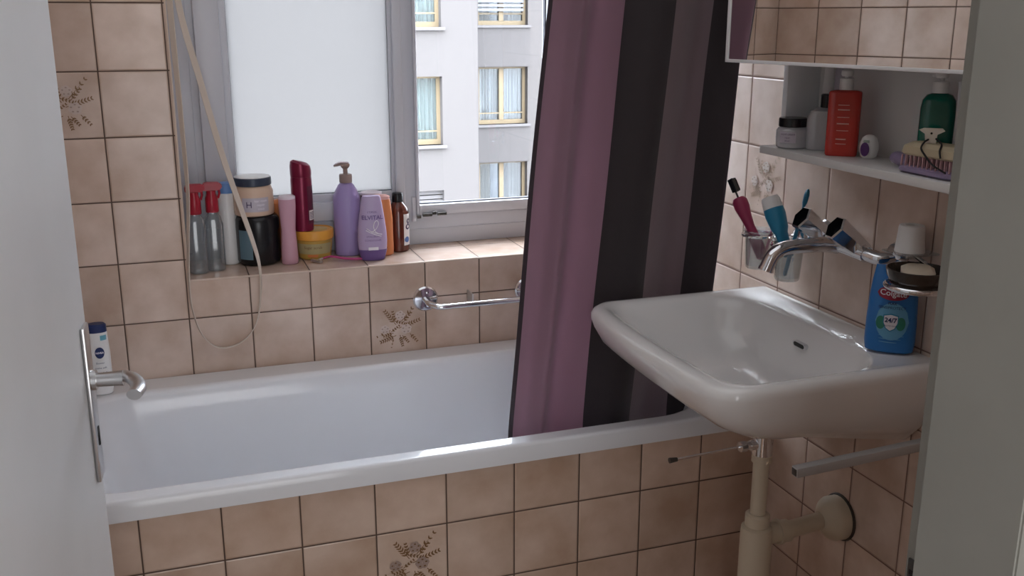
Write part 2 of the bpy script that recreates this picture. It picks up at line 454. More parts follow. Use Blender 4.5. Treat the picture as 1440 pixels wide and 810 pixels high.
WX0, WX1, SILL, WTOP = .158, 1.30, .838, 2.14
bm = B()
wall_holes(bm, 'y', 0, .30, XL - .1, XR + .1, 0, ZC, [(WX0, WX1, SILL, WTOP)])
e = .0006
flower(bm, lambda u, v: (.60 + u * .15, -e, .59 + v * .15), 4, 5, 6, 1)
flower(bm, lambda u, v: (-.15 + u * .15, -e, 1.19 + v * .15), 4, 5, 6, 2)
tube(bm, [(WX0 + .001, .0005, SILL - .002), (WX1 - .001, .0005, SILL - .002)], .0026, 8, 3)
tube(bm, [(WX0 - .0015, .0005, SILL), (WX0 - .0015, .0005, WTOP)], .0026, 8, 3)
tag(obj('wall_back', bm, ['tile_back_wall', 'tile_sill', 'tile_reveal', 'tile_edge', 'leaf_brown', 'leaf_grey', 'petal'], smooth=False), kind='structure')
bm = B(); box(bm, (XL - .1, -1.84, 0), (XL, 0, ZC)); tag(obj('wall_left', bm, 'tile_left_wall', smooth=False), kind='structure')
bm = B(); box(bm, (XR, -1.84, 0), (XR + .1, 0, ZC))
flower(bm, lambda u, v: (XR - e, -.525 - u * .15, 1.032 + v * .15), 1, 2, 3, 5)
tag(obj('wall_right', bm, ['tile_right_wall', 'leaf_brown_light', 'leaf_brown_light', 'petal_light'], smooth=False), kind='structure')
# wall with the doorway, between bathroom and corridor
bm = B(); wall_holes(bm, 'y', -1.842, -1.955, -1.6, 2.4, 0, ZC, [(-.10, .75, 0, 2.03)], (0, 1, 1))
tag(obj('wall_front', bm, ['tile_front_wall', 'plaster'], smooth=False), kind='structure')
bm = B(); box(bm, (-1.7, -3.4, 0), (2.5, -3.3, ZC)); tag(obj('wall_corridor', bm, 'plaster', smooth=False), kind='structure')
bm = B(); box(bm, (-1.7, -3.3, 0), (-1.6, -1.955, ZC)); tag(obj('wall_corridor_left', bm, 'plaster', smooth=False), kind='structure')
bm = B(); box(bm, (2.4, -3.3, 0), (2.5, -1.955, ZC)); tag(obj('wall_corridor_right', bm, 'plaster', smooth=False), kind='structure')
# tiled front of the bathtub
bm = B(); box(bm, (XL, -.655, 0), (XR, -.63, .553))
flower(bm, lambda u, v: (.4691 + u * .15, -.655 - e, .2825 + v * .15), 1, 2, 3, 8)
tag(obj('wall_tub_front', bm, ['tile_panel', 'leaf_brown', 'leaf_brown', 'leaf_grey'], smooth=False), kind='structure')

# door frame (steel, rebated) and the door leaf standing open
bm = B()
# plan profile of the right jamb, extruded upwards
jr = [(.715, -1.968), (.715, -1.862), (.729, -1.862), (.729, -1.838), (.775, -1.838), (.775, -1.842), (.749, -1.843), (.749, -1.954), (.80, -1.956), (.80, -1.968)]
FT = 2.0
rings = [[Vector((x, y, z)) for x, y in jr] for z in (0.002, FT)]; loft(bm, rings)
jl = [(.65 - x, y) for x, y in jr]
rings = [[Vector((x, y, z)) for x, y in jl] for z in (0.002, FT)]; loft(bm, rings)
box(bm, (-.15, -1.968, FT), (.80, -1.838, FT + .045))
bmesh.ops.bevel(bm, geom=[ed for ed in bm.edges if abs(ed.verts[0].co.x - ed.verts[1].co.x) < 1e-5 and abs(ed.verts[0].co.y - ed.verts[1].co.y) < 1e-5], offset=.0018, segments=2, affect='EDGES')
frame = tag(obj('trim_1', bm, 'frame_paint'), kind='structure')
bm = B(); box(bm, (.7265, -1.858, .925), (.7292, -1.844, .985), .0008); box(bm, (.7260, -1.855, .955), (.7268, -1.847, .975), 0, 1)
tube(bm, [(.7262, -1.851, .932), (.7255, -1.851, .932)], .003, 8, 1)
obj('strike_plate', bm, ['dark_metal', 'black_plastic'], frame)

dx, dy = .0010 + .074, -1.05 + 1.832
dang = -math.atan2(dx, dy)                        # local +Y runs hinge -> free edge
door = thing('door_1', None, None, (-.074, -1.832, 0), dang); door['kind'] = 'structure'
DW = math.hypot(dx, dy)
bm = B(); box(bm, (-.04, 0, .008), (0, DW, 1.99), .0025); obj('door_leaf', bm, 'door_paint', door)
bm = B(); box(bm, (0.0002, DW - .050, .832), (.006, DW - .014, 1.056), .0022, 0, 2); 
box(bm, (.0058, DW - .037, .882), (.0066, DW - .029, .91), .0015, 1)
pl = obj('handle_plate', bm, ['steel', 'black_plastic'], door)
bm = B()
hz = .977; hy = DW - .032
tube(bm, [(.0055, hy, hz), (.012, hy, hz)], .014, 20)
tube(bm, [(.011, hy, hz), (.040, hy, hz), (.046, hy, hz)], [.0095, .0105, .011], 18)
gp = catmull([(.044, hy + .004, hz + .002), (.058, hy - .006, hz + .001), (.068, hy - .030, hz), (.071, hy - .052, hz + .001), (.068, hy - .074, hz + .001)], 6)
tube(bm, gp, [.0105] * 6 + [.0105] * (len(gp) - 12) + [.010] * 6, 16, flat=.75)
obj('door_lever', bm, 'steel', pl)

# ------------------------------------------------------------------ window
FY = .205                                          # room face of the fixed frame
win = thing('window_1', None, None, ((WX0 + WX1) / 2, FY, SILL)); win['kind'] = 'structure'
def wpart(name, bm, mats, parent=win, **k):
    bmesh.ops.translate(bm, verts=bm.verts, vec=(-(WX0 + WX1) / 2, -FY, -SILL)); return obj(name, bm, mats, parent, **k)
def frame_ring(bm, x0, x1, z0, z1, wl, wr, wb, wt, y0, y1, bev=.002, mi=0):
    box(bm, (x0, y0, z0), (x0 + wl, y1, z1), bev, mi); box(bm, (x1 - wr, y0, z0), (x1, y1, z1), bev, mi)
    box(bm, (x0 + wl - .001, y0 + .0004, z0), (x1 - wr + .001, y1, z0 + wb), bev, mi); box(bm, (x0 + wl - .001, y0 + .0004, z1 - wt), (x1 - wr + .001, y1, z1), bev, mi)
MX = .750
bm = B()
frame_ring(bm, WX0 + .001, WX1 - .001, SILL, WTOP - .001, .046, .046, .083, .05, FY, FY + .07, .003)
box(bm, (MX - .004, FY, SILL + .07), (MX + .032, FY + .07, WTOP - .04), .003)
box(bm, (WX0 + .04, FY - .004, SILL + .043), (WX1 - .04, FY + .001, SILL + .0455), .0008)
box(bm, (WX0 + .0015, FY + .004, SILL + .08), (.228, FY + .02, WTOP - .04), .004)
wf = wpart('window_frame', bm, 'window_white')
bm = B(); frame_ring(bm, .222, MX - .002, SILL + .087, WTOP - .05, .062, .025, .052, .06, FY - .016, FY + .03, .004)
s1 = wpart('sash', bm, 'window_white')
bm = B(); frame_ring(bm, .283, MX - .026, SILL + .137, WTOP - .108, .018, .010, .022, .018, FY - .006, FY + .03, .004)
wpart('glazing_bead', bm, 'window_white')
bm = B(); frame_ring(bm, .2995, .7165, .996, WTOP - .125, .0025, .0025, .0025, .0025, FY + .004, FY + .016, 0)
wpart('gasket', bm, 'window_gasket', smooth=False)
bm = B(); box(bm, (.301, FY + .010, .998), (.715, FY + .015, WTOP - .127)); o = wpart('frosted_pane', bm, 'pane_frosted', smooth=False)
bm = B(); frame_ring(bm, MX + .030, 1.2555, SILL + .084, WTOP - .05, .010, .088, .030, .05, FY - .010, FY + .035, .004)
wpart('sash', bm, 'window_white')
bm = B(); frame_ring(bm, .7805, 1.1675, .952, WTOP - .10, .003, .003, .003, .003, FY + .004, FY + .02, 0)
wpart('gasket', bm, 'window_gasket', smooth=False)
bm = B(); box(bm, (.781, FY + .012, .953), (1.167, FY + .016, WTOP - .101)); wpart('clear_pane', bm, 'pane_clear', smooth=False)
bm = B()
for a, b_, zz in ((.779, .790, .921), (.796, .822, .925), (.823, .834, .929), (.838, .864, .926)):
    tube(bm, [(a, FY - .017, zz), (b_, FY - .017, zz)], .0048, 12)
    box(bm, (a + .001, FY - .015, zz - .003), (b_ - .001, FY - .008, zz + .003))
wpart('hinge', bm, 'dark_metal')
bm = B(); box(bm, (.768, FY - .008, .905), (.779, FY + .001, .975), .0015); wpart('striker', bm, 'window_white')

# ------------------------------------------------------------------ street and the block of flats across it
bm = B(); box(bm, (-40, 4, -9.2), (60, 60, -9)); tag(obj('ground', bm, 'asphalt', smooth=False), kind='structure')
bm = B(); wall_holes(bm, 'y', .301, .36, -16, 18, -9, 7, [(WX0, WX1, SILL, WTOP)], (0, 0, 0)); tag(obj('wall_exterior', bm, 'plaster', smooth=False), kind='structure')  # unseen outer wall of this building, added to shade the block opposite
ab = thing('apartment_building', 'white apartment block across the street with cream framed windows', 'building', (7.5, 21, -9))
def apart(name, bm, mats, parent=ab, **k):
    off = Vector((-7.5, -21, 9)); bmesh.ops.translate(bm, verts=bm.verts, vec=off); return obj(name, bm, mats, parent, **k)
LH = [(4.9, 6.60, z, z + 1.63) for z in (4.05, 1.26, -1.51, -4.25, -7.0)]
RH = [(9.09, 10.62, z, z + 1.67) for z in (4.1, 1.27, -1.60, -4.41, -7.2)]
bm = B(); wall_holes(bm, 'y', 21, 21.35, -14, 7.50, -9, 9, LH, (0, 0, 0)); quad(bm, [(7.5, 21, -9), (7.5, 26, -9), (7.5, 26, 9), (7.5, 21, 9)]); apart('front_wall', bm, 'facade_dimmed', smooth=False)
bm = B(); wall_holes(bm, 'y', 26, 26.35, 7.5, 26, -9, 9.5, RH, (0, 0, 0)); apart('recessed_wall', bm, 'facade_dimmed', smooth=False)
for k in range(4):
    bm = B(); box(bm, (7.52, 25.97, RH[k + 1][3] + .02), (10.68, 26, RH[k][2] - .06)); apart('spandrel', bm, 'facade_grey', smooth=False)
def apt_window(h, y, kind, drape):
    x0, x1, z0, z1 = h; yy = y + .22
    bm = B(); fw = .09
    box(bm, (x0, yy, z0), (x1, yy + .06, z0 + fw + .03)); box(bm, (x0, yy, z1 - fw * .6), (x1, yy + .06, z1))
    box(bm, (x0, yy, z0 + .12), (x0 + fw, yy + .06, z1 - .05)); box(bm, (x1 - fw, yy, z0 + .12), (x1, yy + .06, z1 - .05))
    xm = (x0 + x1) / 2; box(bm, (xm - .07, yy - .02, z0 + .12), (xm + .07, yy + .06, z1 - .05))
    box(bm, (x0 + fw, yy, z0 + .30), (x1 - fw, yy + .04, z0 + .335))
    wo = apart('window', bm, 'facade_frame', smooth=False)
    bm = B(); box(bm, (x0 + .05, yy + .065, z0 + .05), (x1 - .05, yy + .075, z1 - .03)); apart('pane', bm, 'pane_clear', wo, smooth=False)
    bm = B(); pts = []; n = 60
    for s0, s1 in (((x0, x0 + .62 * (x1 - x0) / 2), (x1 - .62 * (x1 - x0) / 2, x1)) if kind != 'full' else ((x0, x1),)):
        rings = [[Vector((s0 + (s1 - s0) * i / n, yy + .2 + .035 * math.sin(i * 1.7) * (1 + .3 * math.sin(i * .6)), z)) for i in range(n + 1)] for z in (z0 - .1, z1 + .1)]
        loft(bm, rings, False, False, 0, closed=False)
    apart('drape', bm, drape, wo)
    bm = B(); box(bm, (x0 - .3, yy + .5, z0 - .3), (x1 + .3, yy + .55, z1 + .3)); apart('interior', bm, 'facade_dark', wo, smooth=False)
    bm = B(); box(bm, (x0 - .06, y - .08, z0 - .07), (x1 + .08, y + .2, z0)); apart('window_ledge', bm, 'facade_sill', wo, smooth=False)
    return wo
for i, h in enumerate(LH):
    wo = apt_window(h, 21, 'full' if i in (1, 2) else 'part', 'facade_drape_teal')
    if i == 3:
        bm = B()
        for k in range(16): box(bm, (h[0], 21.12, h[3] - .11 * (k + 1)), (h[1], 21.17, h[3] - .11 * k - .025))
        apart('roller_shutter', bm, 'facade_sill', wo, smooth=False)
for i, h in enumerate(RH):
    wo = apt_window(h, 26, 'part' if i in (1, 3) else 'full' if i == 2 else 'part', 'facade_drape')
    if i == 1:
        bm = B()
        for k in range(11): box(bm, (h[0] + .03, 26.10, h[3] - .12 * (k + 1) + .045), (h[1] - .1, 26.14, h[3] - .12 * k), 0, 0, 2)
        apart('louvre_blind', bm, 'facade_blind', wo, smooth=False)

# ------------------------------------------------------------------ bathtub
tub = thing('bathtub', 'white enamelled bathtub set behind the tiled front below the window', 'bathtub', (.55, -.34, 0))
bm = B(); X0, X1, Y0, Y1 = XL + .002, XR - .002, -.676, -.002
rings = [rrect(X0 + .02, X1 - .02, Y0 + .022, Y1 - .02, .01, .556), rrect(X0, X1, Y0, Y1, .012, .556), rrect(X0, X1, Y0, Y1, .012, .5905), rrect(X0 + .002, X1 - .002, Y0 + .0022, Y1 - .002, .012, .5955), rrect(X0 + .006, X1 - .006, Y0 + .007, Y1 - .006, .012, .5980), rrect(X0 + .009, X1 - .009, Y0 + .010, Y1 - .009, .012, .5982)]
ix0, ix1, iy0, iy1 = -.125, 1.262, -.636, -.098
rings += [rrect(ix0 - .012, ix1 + .012, iy0 - .008, iy1 + .012, .14, .5995), rrect(ix0 - .009, ix1 + .009, iy0 - .005, iy1 + .009, .14, .5994), rrect(ix0 - .002, ix1 + .002, iy0 + .001, iy1 + .002, .14, .5965),
          rrect(ix0 + .006, ix1 - .006, iy0 + .008, iy1 - .006, .13, .588), rrect(ix0 + .022, ix1 - .012, iy0 + .018, iy1 - .014, .13, .55),
          rrect(ix0 + .08, ix1 - .03, iy0 + .04, iy1 - .04, .13, .42), rrect(ix0 + .16, ix1 - .05, iy0 + .06, iy1 - .06, .13, .30),
          rrect(ix0 + .22, ix1 - .08, iy0 + .085, iy1 - .085, .12, .235), rrect(ix0 + .30, ix1 - .14, iy0 + .13, iy1 - .13, .10, .215), rrect(ix0 + .5, ix1 - .4, iy0 + .24, iy1 - .24, .03, .208)]
loft(bm, rings, False, True)
bmesh.ops.translate(bm, verts=bm.verts, vec=(-.55, .34, 0)); obj('basin', bm, 'enamel', tub, angle=50)
bm = B(); lathe(bm, [(.032, .2085), (.032, .212), (.026, .2135), (.012, .212)], 0, 0, 24); obj('drain', bm, 'chrome', tub, loc=(.50, 0, 0.002))

# ------------------------------------------------------------------ washbasin
sx, sy = 1.15, -.905
sink = thing('washbasin', 'white ceramic washbasin mounted on the tiled right wall', 'sink', (sx, sy, .70))
def sr(x0, x1, y0, y1, r, z, bu=.022): return rrect(x0, x1, y0, y1, r, z, 9, bu)
bm = B(); WXX = XR - .002
W4 = dict(rw=.006)
def si(*a): return rrect(*a[:6], 9, a[6], .095)
def so(*a, **k): return rrect(*a[:6], 9, a[6] if len(a) > 6 else .016, .006)
rings = [so(1.13, 1.29, -1.00, -.87, .05, .706, 0), so(1.105, 1.345, -1.03, -.80, .06, .710, .004), so(1.080, WXX, -1.075, -.75, .07, .724, .008), so(1.040, WXX, -1.118, -.70, .07, .745, .010),
         so(.995, WXX, -1.152, -.665, .06, .775, .014), so(.955, WXX, -1.178, -.64, .058, .810), so(.9425, WXX, -1.185, -.627, .056, .838), so(.9385, WXX, -1.188, -.621, .054, .854), so(.9400, WXX, -1.188, -.620, .052, .864), so(.9450, WXX, -1.184, -.623, .05, .871), so(.953, WXX, -1.178, -.628, .046, .875),
         so(.963, WXX - .004, -1.170, -.636, .042, .8755), si(.972, 1.300, -1.160, -.648, .055, .873, .012), si(.977, 1.294, -1.154, -.655, .056, .866, .012), si(.987, 1.288, -1.143, -.665, .06, .845, .012),
         si(1.002, 1.280, -1.122, -.685, .07, .81, .01), sr(1.03, 1.268, -1.090, -.715, .075, .775, .006), sr(1.08, 1.250, -1.045, -.77, .07, .752, 0), sr(1.13, 1.20, -.995, -.85, .03, .745, 0)]
for R0 in rings[:9]:                      # the underside runs deeper towards the wall
    for p in R0:
        f = max(0, min(1, (p.x - 1.13) / .24)); p.z -= .040 * f * max(0, min(1, (.855 - p.z) / .10)) * (1 if p.z > .74 else .1)
loft(bm, rings, True, True)
bmesh.ops.translate(bm, verts=bm.verts, vec=(-sx, -sy, -.70)); obj('bowl', bm, 'ceramic', sink, angle=60)
# overflow slot in the back of the bowl
bm = B(); fn = lambda u, v, d: (1.280 + d - .15 * v - sx, -.905 + u - sy, .832 + v - .70)
slot = [(math.cos(t) * .0055 + (.015 if math.cos(t) >= 0 else -.015), math.sin(t) * .0062) for t in [2 * PI * i / 20 for i in range(20)]]
prism(bm, slot, -.0025, .006, fn, 0); prism(bm, [(u * .8, v * .7) for u, v in slot], -.0031, -.002, fn, 1); obj('overflow', bm, ['chrome', 'black_plastic'], sink)
# drain pipes
px_, py_ = 1.169, -.965
pipe = thing('drain_pipe', 'cream plastic trap and drain pipe under the washbasin', 'pipe', (px_, py_, .10))
def pp(name, bm, mats, parent=pipe): bmesh.ops.translate(bm, verts=bm.verts, vec=(-px_, -py_, -.10)); return obj(name, bm, mats, parent)
bm = B(); lathe(bm, [(.0205, .642), (.0205, .7005)], px_, py_, 24); lathe(bm, [(.0218, .686), (.0218, .694)], px_, py_, 24); pp('waste_outlet', bm, 'chrome')
bm = B(); lathe(bm, [(.0195, .626), (.0195, .642)], px_, py_, 24); lathe(bm, [(.0155, .50), (.0155, .630)], px_, py_, 24); pp('tailpiece', bm, 'pvc_cream')
bm = B(); lathe(bm, [(.022, .488), (.024, .490), (.024, .512), (.020, .516)], px_, py_, 24)
lathe(bm, [(.018, .102), (.030, .11), (.0315, .14), (.0315, .47), (.030, .485), (.022, .49)], px_, py_, 28); pp('trap_body', bm, 'pvc_cream')
bz = .464; by = -.953
bm = B(); tube(bm, [(px_ + .02, py_, bz), (px_ + .05, py_, bz)], .021, 20); tube(bm, [(px_ + .048, py_ + .001, bz), (px_ + .054, py_ + .001, bz)], .0255, 20)
tube(bm, [(px_ + .053, py_, bz), (px_ + .073, py_, bz)], .0225, 20)
tube(bm, [(px_ + .07, py_, bz), (1.33, by, bz)], .0175, 20); pp('branch_pipe', bm, 'pvc_cream')
bm = B(); lt = Matrix.Translation((XR - .001, by, bz)) @ Matrix.Rotation(-PI / 2, 4, 'Y')
lathe(bm, [(.046, 0), (.046, .022), (.042, .030), (.024, .046), (.019, .05)], 0, 0, 28, mx=lt); pp('wall_rosette', bm, 'pvc_cream')
bm = B(); lathe(bm, [(.050, 0), (.049, .004)], 0, 0, 28, mx=lt); pp('rubber_seal', bm, 'dark_metal')
bm = B(); tube(bm, [(px_ - .015, py_ - .002, .664), (px_ - .030, py_ - .002, .664)], .010, 16); tube(bm, [(px_ - .030, py_ - .002, .664), (px_ - .040, py_ - .002, .664)], .0075, 12); tube(bm, [(px_ - .039, py_ - .002, .664), (px_ - .052, py_ - .002, .664)], .0105, 8)
rodE = (.982, -.967, .659)
tube(bm, [(px_ - .05, py_ - .002, .664), rodE], .0026, 10); o = pp('popup_rod', bm, 'chrome')
bm = B(); tube(bm, [rodE, (.966, -.967, .6588)], [.004, .0055], 10); pp('rod_tip', bm, 'dark_metal', o)

# towel arm under the washbasin
arm = thing('towel_rail', 'grey square towel arm sticking out below the washbasin', 'towel rail', (XR, -1.2, .737))
tl = Matrix.Rotation(-.042, 4, 'Y')
bm = B(); box(bm, (-.305, -.0085, -.0085), (-.004, .0085, .0085), .0015, mx=tl); obj('rail', bm, 'aluminium', arm)
bm = B(); box(bm, (-.006, -.02, -.02), (-.0005, .02, .02), .002); obj('wall_mount', bm, 'steel', arm)
bm = B(); box(bm, (-.3062, -.006, -.006), (-.304, .006, .006), .0005, mx=tl); obj('end_cap', bm, 'dark_metal', arm)

# grab bar on the wall above the tub
gx0, gx1, gz = .749, 1.035, .737
gb = thing('grab_bar', 'chrome grab bar with round flanges on the wall above the bathtub', 'grab bar', (.89, 0, gz))
for gx in (gx0, gx1):
    bm = B(); mm = Matrix.Translation((gx - .89, -.0006, 0)) @ Matrix.Rotation(PI / 2, 4, 'X')
    lathe(bm, [(.034, 0), (.034, .004), (.030, .008), (.012, .010)], 0, 0, 32, mx=mm)
    for s in (-1, 1): lathe(bm, [(.004, .008), (.0035, .0115), (.001, .012)], .004, s * .018, 10, mx=mm)
    obj('flange', bm, 'chrome', gb)
bm = B(); pts = catmull([(gx0 - .89, -.008, 0), (gx0 - .885, -.035, -.006), (gx0 - .868, -.055, -.010), (gx0 - .84, -.058, -.010)], 5) + catmull([(gx1 - .94, -.058, -.010), (gx1 - .912, -.055, -.010), (gx1 - .895, -.035, -.006), (gx1 - .89, -.008, 0)], 5)
tube(bm, pts, .0105, 18, flat=.75); obj('bar', bm, 'chrome', gb)
bm = B(); box(bm, (-.025, -.05, -.014), (-.021, -.0005, .014), .001); obj('bracket', bm, 'steel', gb)

# ------------------------------------------------------------------ mixer tap on the right wall
my, mz = -.935, 1.038
tap = thing('wall_tap', 'chrome two handle mixer tap above the washbasin', 'tap', (XR, my, mz))
bm = B()
tube(bm, [(-.045, .075, 0), (-.045, .03, .002), (-.045, -.03, .002), (-.043, -.075, -.004)], [.014, .018, .018, .015], 20)
for s in (1, -1):
    tube(bm, catmull([(-.045, s * .068, -.002), (-.036, s * .098, -.006), (-.014, s * .108, -.002), (-.002, s * .108, 0)], 6), .0125, 18)
    tube(bm, [(-.009, s * .108, 0), (-.0008, s * .108, 0)], [.022, .026], 24)
obj('tap_body', bm, 'chrome', tap)
bm = B(); sp = catmull([(-.05, .004, -.002), (-.08, .006, .002), (-.13, .006, .002), (-.166, .006, .001), (-.190, .006, -.010), (-.204, .006, -.036)], 6)
tube(bm, sp, [.0165 - .0028 * min(1, i / 12) for i in range(len(sp))], 18)
tube(bm, [(-.2035, .006, -.034), (-.206, .006, -.040)], [.0143, .0143], 18); obj('spout', bm, 'chrome', tap)
for s, yy in ((1, .052), (-1, -.052)):
    bm = B(); axis = Matrix.Translation((-.052, yy, .012)) @ Matrix.Rotation(-.95, 4, 'Y')
    lathe(bm, [(.010, -.008), (.010, .008)], 0, 0, 16, mx=axis)
    sec = lambda r, z, k=.82: [axis @ Vector((r * math.cos(2 * PI * i / 6 + .52), r * math.sin(2 * PI * i / 6 + .52) * k, z)) for i in range(6)]
    loft(bm, [sec(.013, -.034), sec(.017, -.026), sec(.0235, .034), sec(.0255, .060), sec(.0225, .063)], True, False)
    loft(bm, [sec(.0225, .063), sec(.020, .053), sec(.017, .048)], False, True, 1)
    obj('handle', bm, ['chrome', 'black_plastic'], tap, angle=20)

# ------------------------------------------------------------------ tumbler holder with glasses, brushes and toothpaste
th = thing('tumbler_holder', 'chrome double ring holder on the right wall beside the tap', 'holder', (XR, -.745, 1.010))
r1, r2 = (-.066, .055, .0), (-.066, -.055, .0)
bm = B()
for c in (r1, r2):
    ring = [(c[0] + .0345 * math.cos(2 * PI * i / 32), c[1] + .0345 * math.sin(2 * PI * i / 32), c[2]) for i in range(33)]
    tube(bm, ring, .0035, 10, caps=False)
tube(bm, [(-.03, r1[1], 0), (-.012, .03, 0), (-.002, .012, 0)], .004, 10); tube(bm, [(-.03, r2[1], 0), (-.012, -.03, 0), (-.002, -.012, 0)], .004, 10)
obj('rings', bm, 'chrome', th)
bm = B(); mm = Matrix.Translation((-.0008, 0, 0)) @ Matrix.Rotation(-PI / 2, 4, 'Y'); lathe(bm, [(.022, 0), (.022, .006), (.016, .011), (.004, .013)], 0, 0, 24, mx=mm); obj('rosette', bm, 'chrome', th)
def tumbler(c, label):
    t = thing('tumbler', label, 'glass', (XR + c[0], -.745 + c[1], .938), group='toothbrush tumblers')
    bm = B(); lathe(bm, [(.010, 0), (.0235, .0), (.0255, .004), (.0285, .05), (.0305, .078), (.0345, .0805), (.0345, .083), (.0295, .082), (.0265, .05), (.0235, .006), (.010, .005)], 0, 0, 32)
    obj('glass_body', bm, 'tumbler_glass', t, angle=60); return t
tumbler(r1, 'clear glass tumbler holding the pink toothbrush, nearer the bathtub')
tumbler(r2, 'clear glass tumbler holding the toothpaste tube, nearer the tap')
def aim(base, top):
    d = (Vector(top) - Vector(base)); return Matrix.Translation(base) @ d.to_track_quat('Z', 'Y').to_matrix().to_4x4(), d.length
# thick pink toothbrush
bp_, tp_ = (XR - .062, -.706, .960), (XR - .094, -.628, 1.100)
q = thing('toothbrush', 'thick pink toothbrush with black head leaning in the glass', 'toothbrush', bp_)
mx, L = aim((0, 0, 0), Vector(tp_) - Vector(bp_))
bm = B(); lathe(bm, [(.006, 0), (.0125, .004), (.0135, .04), (.010, .075), (.0125, .098), (.0165, .120), (.0165, .135), (.012, .142), (.003, .143)], 0, 0, 20, mx=mx); obj('grip', bm, 'brush_magenta', q)
bm = B(); tube(bm, [mx @ Vector((0, 0, .140)), mx @ Vector((0, 0, .172))], .0022, 8); obj('neck', bm, 'black_plastic', q)
bm = B(); box(bm, (-.009, -.0055, .158), (.004, .0055, .186), .001, mx=mx); box(bm, (-.013, -.0045, .160), (-.009, .0045, .184), 0, 1, mx=mx); obj('brush_head', bm, ['black_plastic', 'maroon'], q)
# blue toothpaste tube, cap up
bp_, tp_ = (XR - .062, -.796, .985), (XR - .080, -.737, 1.105)
q = thing('toothpaste_tube', 'blue toothpaste tube with white cap standing in the glass', 'toothpaste', bp_)
mx, L = aim((0, 0, 0), Vector(tp_) - Vector(bp_))
bm = B(); lathe(bm, [(.015, 0, .15), (.016, .01, .3), (.0155, .05, .75), (.0175, .06, 1), (.0215, .090, 1), (.0205, .104, 1)], 0, 0, 24, mx=mx); obj('tube_body', bm, 'tube_cyan', q)
bm = B(); lathe(bm, [(.0200, .1035), (.0205, .106), (.0190, .124), (.0165, .129), (.006, .130)], 0, 0, 24, mx=mx); obj('cap', bm, 'white_plastic', q)
# teal toothbrush
bp_, tp_ = (XR - .072, -.800, .946), (XR - .036, -.808, 1.125)
q = thing('toothbrush', 'slim teal toothbrush leaning in the glass by the tap', 'toothbrush', bp_)
mx, L = aim((0, 0, 0), Vector(tp_) - Vector(bp_))
bm = B(); lathe(bm, [(.002, 0), (.0042, .004), (.0042, .08), (.0028, .13), (.0024, .145)], 0, 0, 14, mx=mx); obj('grip', bm, 'brush_teal', q)
bm = B(); lathe(bm, [(.0022, .143, .8), (.0065, .155, .7), (.0075, .170, .7), (.005, .180, .7), (.002, .183, .7)], 0, 0, 16, mx=mx); obj('brush_head', bm, 'brush_teal', q)
# magenta thin brush behind tube
bp_, tp_ = (XR - .045, -.680, .945), (XR - .042, -.712, 1.05)
q = thing('toothbrush', 'thin magenta toothbrush behind the thick pink one', 'toothbrush', bp_)
mx, L = aim((0, 0, 0), Vector(tp_) - Vector(bp_))
bm = B(); lathe(bm, [(.002, 0), (.0036, .004), (.0034, .07), (.0024, .104)], 0, 0, 12, mx=mx); obj('grip', bm, 'hot_pink', q)

# ------------------------------------------------------------------ soap dish holder, cup, dish, soap
dy_, dz_ = -1.165, 1.02
sh = thing('soap_holder', 'chrome wall holder with ring carrying the dark soap dish', 'holder', (XR, dy_, dz_))
bm = B(); ring = [(-.062 + .0505 * math.cos(2 * PI * i / 40), .0505 * math.sin(2 * PI * i / 40), -.004) for i in range(41)]
tube(bm, ring, .0038, 10, caps=False, flat=1.3); tube(bm, [(-.012, 0, -.004), (-.002, 0, 0)], .005, 10)
tube(bm, [(-.014, .01, .0), (-.02, .03, .025), (-.035, .045, .039)], .004, 10)
obj('ring', bm, 'chrome', sh)
bm = B(); mm = Matrix.Translation((-.0008, 0, 0)) @ Matrix.Rotation(-PI / 2, 4, 'Y'); lathe(bm, [(.022, 0), (.022, .006), (.016, .011), (.004, .013)], 0, 0, 24, mx=mm)
obj('rosette', bm, 'chrome', sh)
bm = B(); lathe(bm, [(.004, 0), (.014, .003), (.017, .014), (.012, .026), (.003, .030)], .03, .095, 20, mx=mm); obj('knob', bm, 'chrome', sh)
bm = B(); box(bm, (-.072, .018, .0400), (-.002, .084, .0438), .0015); obj('glass_plate', bm, 'tumbler_glass', sh)
q = thing('plastic_cup', 'white cup standing upside down beside the soap dish', 'cup', (XR - .040, dy_ + .050, dz_ + .0442), 0)
bm = B(); lathe(bm, [(.0255, 0), (.0252, .004), (.0238, .018), (.0230, .028), (.0218, .043), (.0205, .0465), (.011, .0475), (.010, .0445), (.019, .043), (.021, .03), (.0235, .004)], 0, 0, 36); obj('cup_body', bm, 'white_plastic', q)
q = thing('soap_dish', 'dark glossy bowl holding a bar of soap on the chrome ring', 'soap dish', (XR - .062, dy_, dz_ - .004))
bm = B(); lathe(bm, [(.022, -.012), (.040, -.006), (.0435, .006), (.050, .018), (.052, .030), (.0495, .031), (.046, .020), (.036, .008), (.012, .002)], 0, 0, 36); obj('dish', bm, 'bowl_dark', q)
q = thing('soap_bar', 'cream bar of soap lying in the dark soap dish', 'soap', (XR - .062, dy_, dz_ + .010))
bm = B(); loft(bm, [rrect(-.030, .030, -.022, .022, .014, 0), rrect(-.036, .036, -.027, .027, .018, .006), rrect(-.036, .036, -.027, .027, .018, .014), rrect(-.028, .028, -.020, .020, .016, .019)]); bmesh.ops.rotate(bm, verts=bm.verts, cent=(0, 0, 0), matrix=Matrix.Rotation(.9, 3, 'Z')); obj('soap_body', bm, 'cream_soap', q)

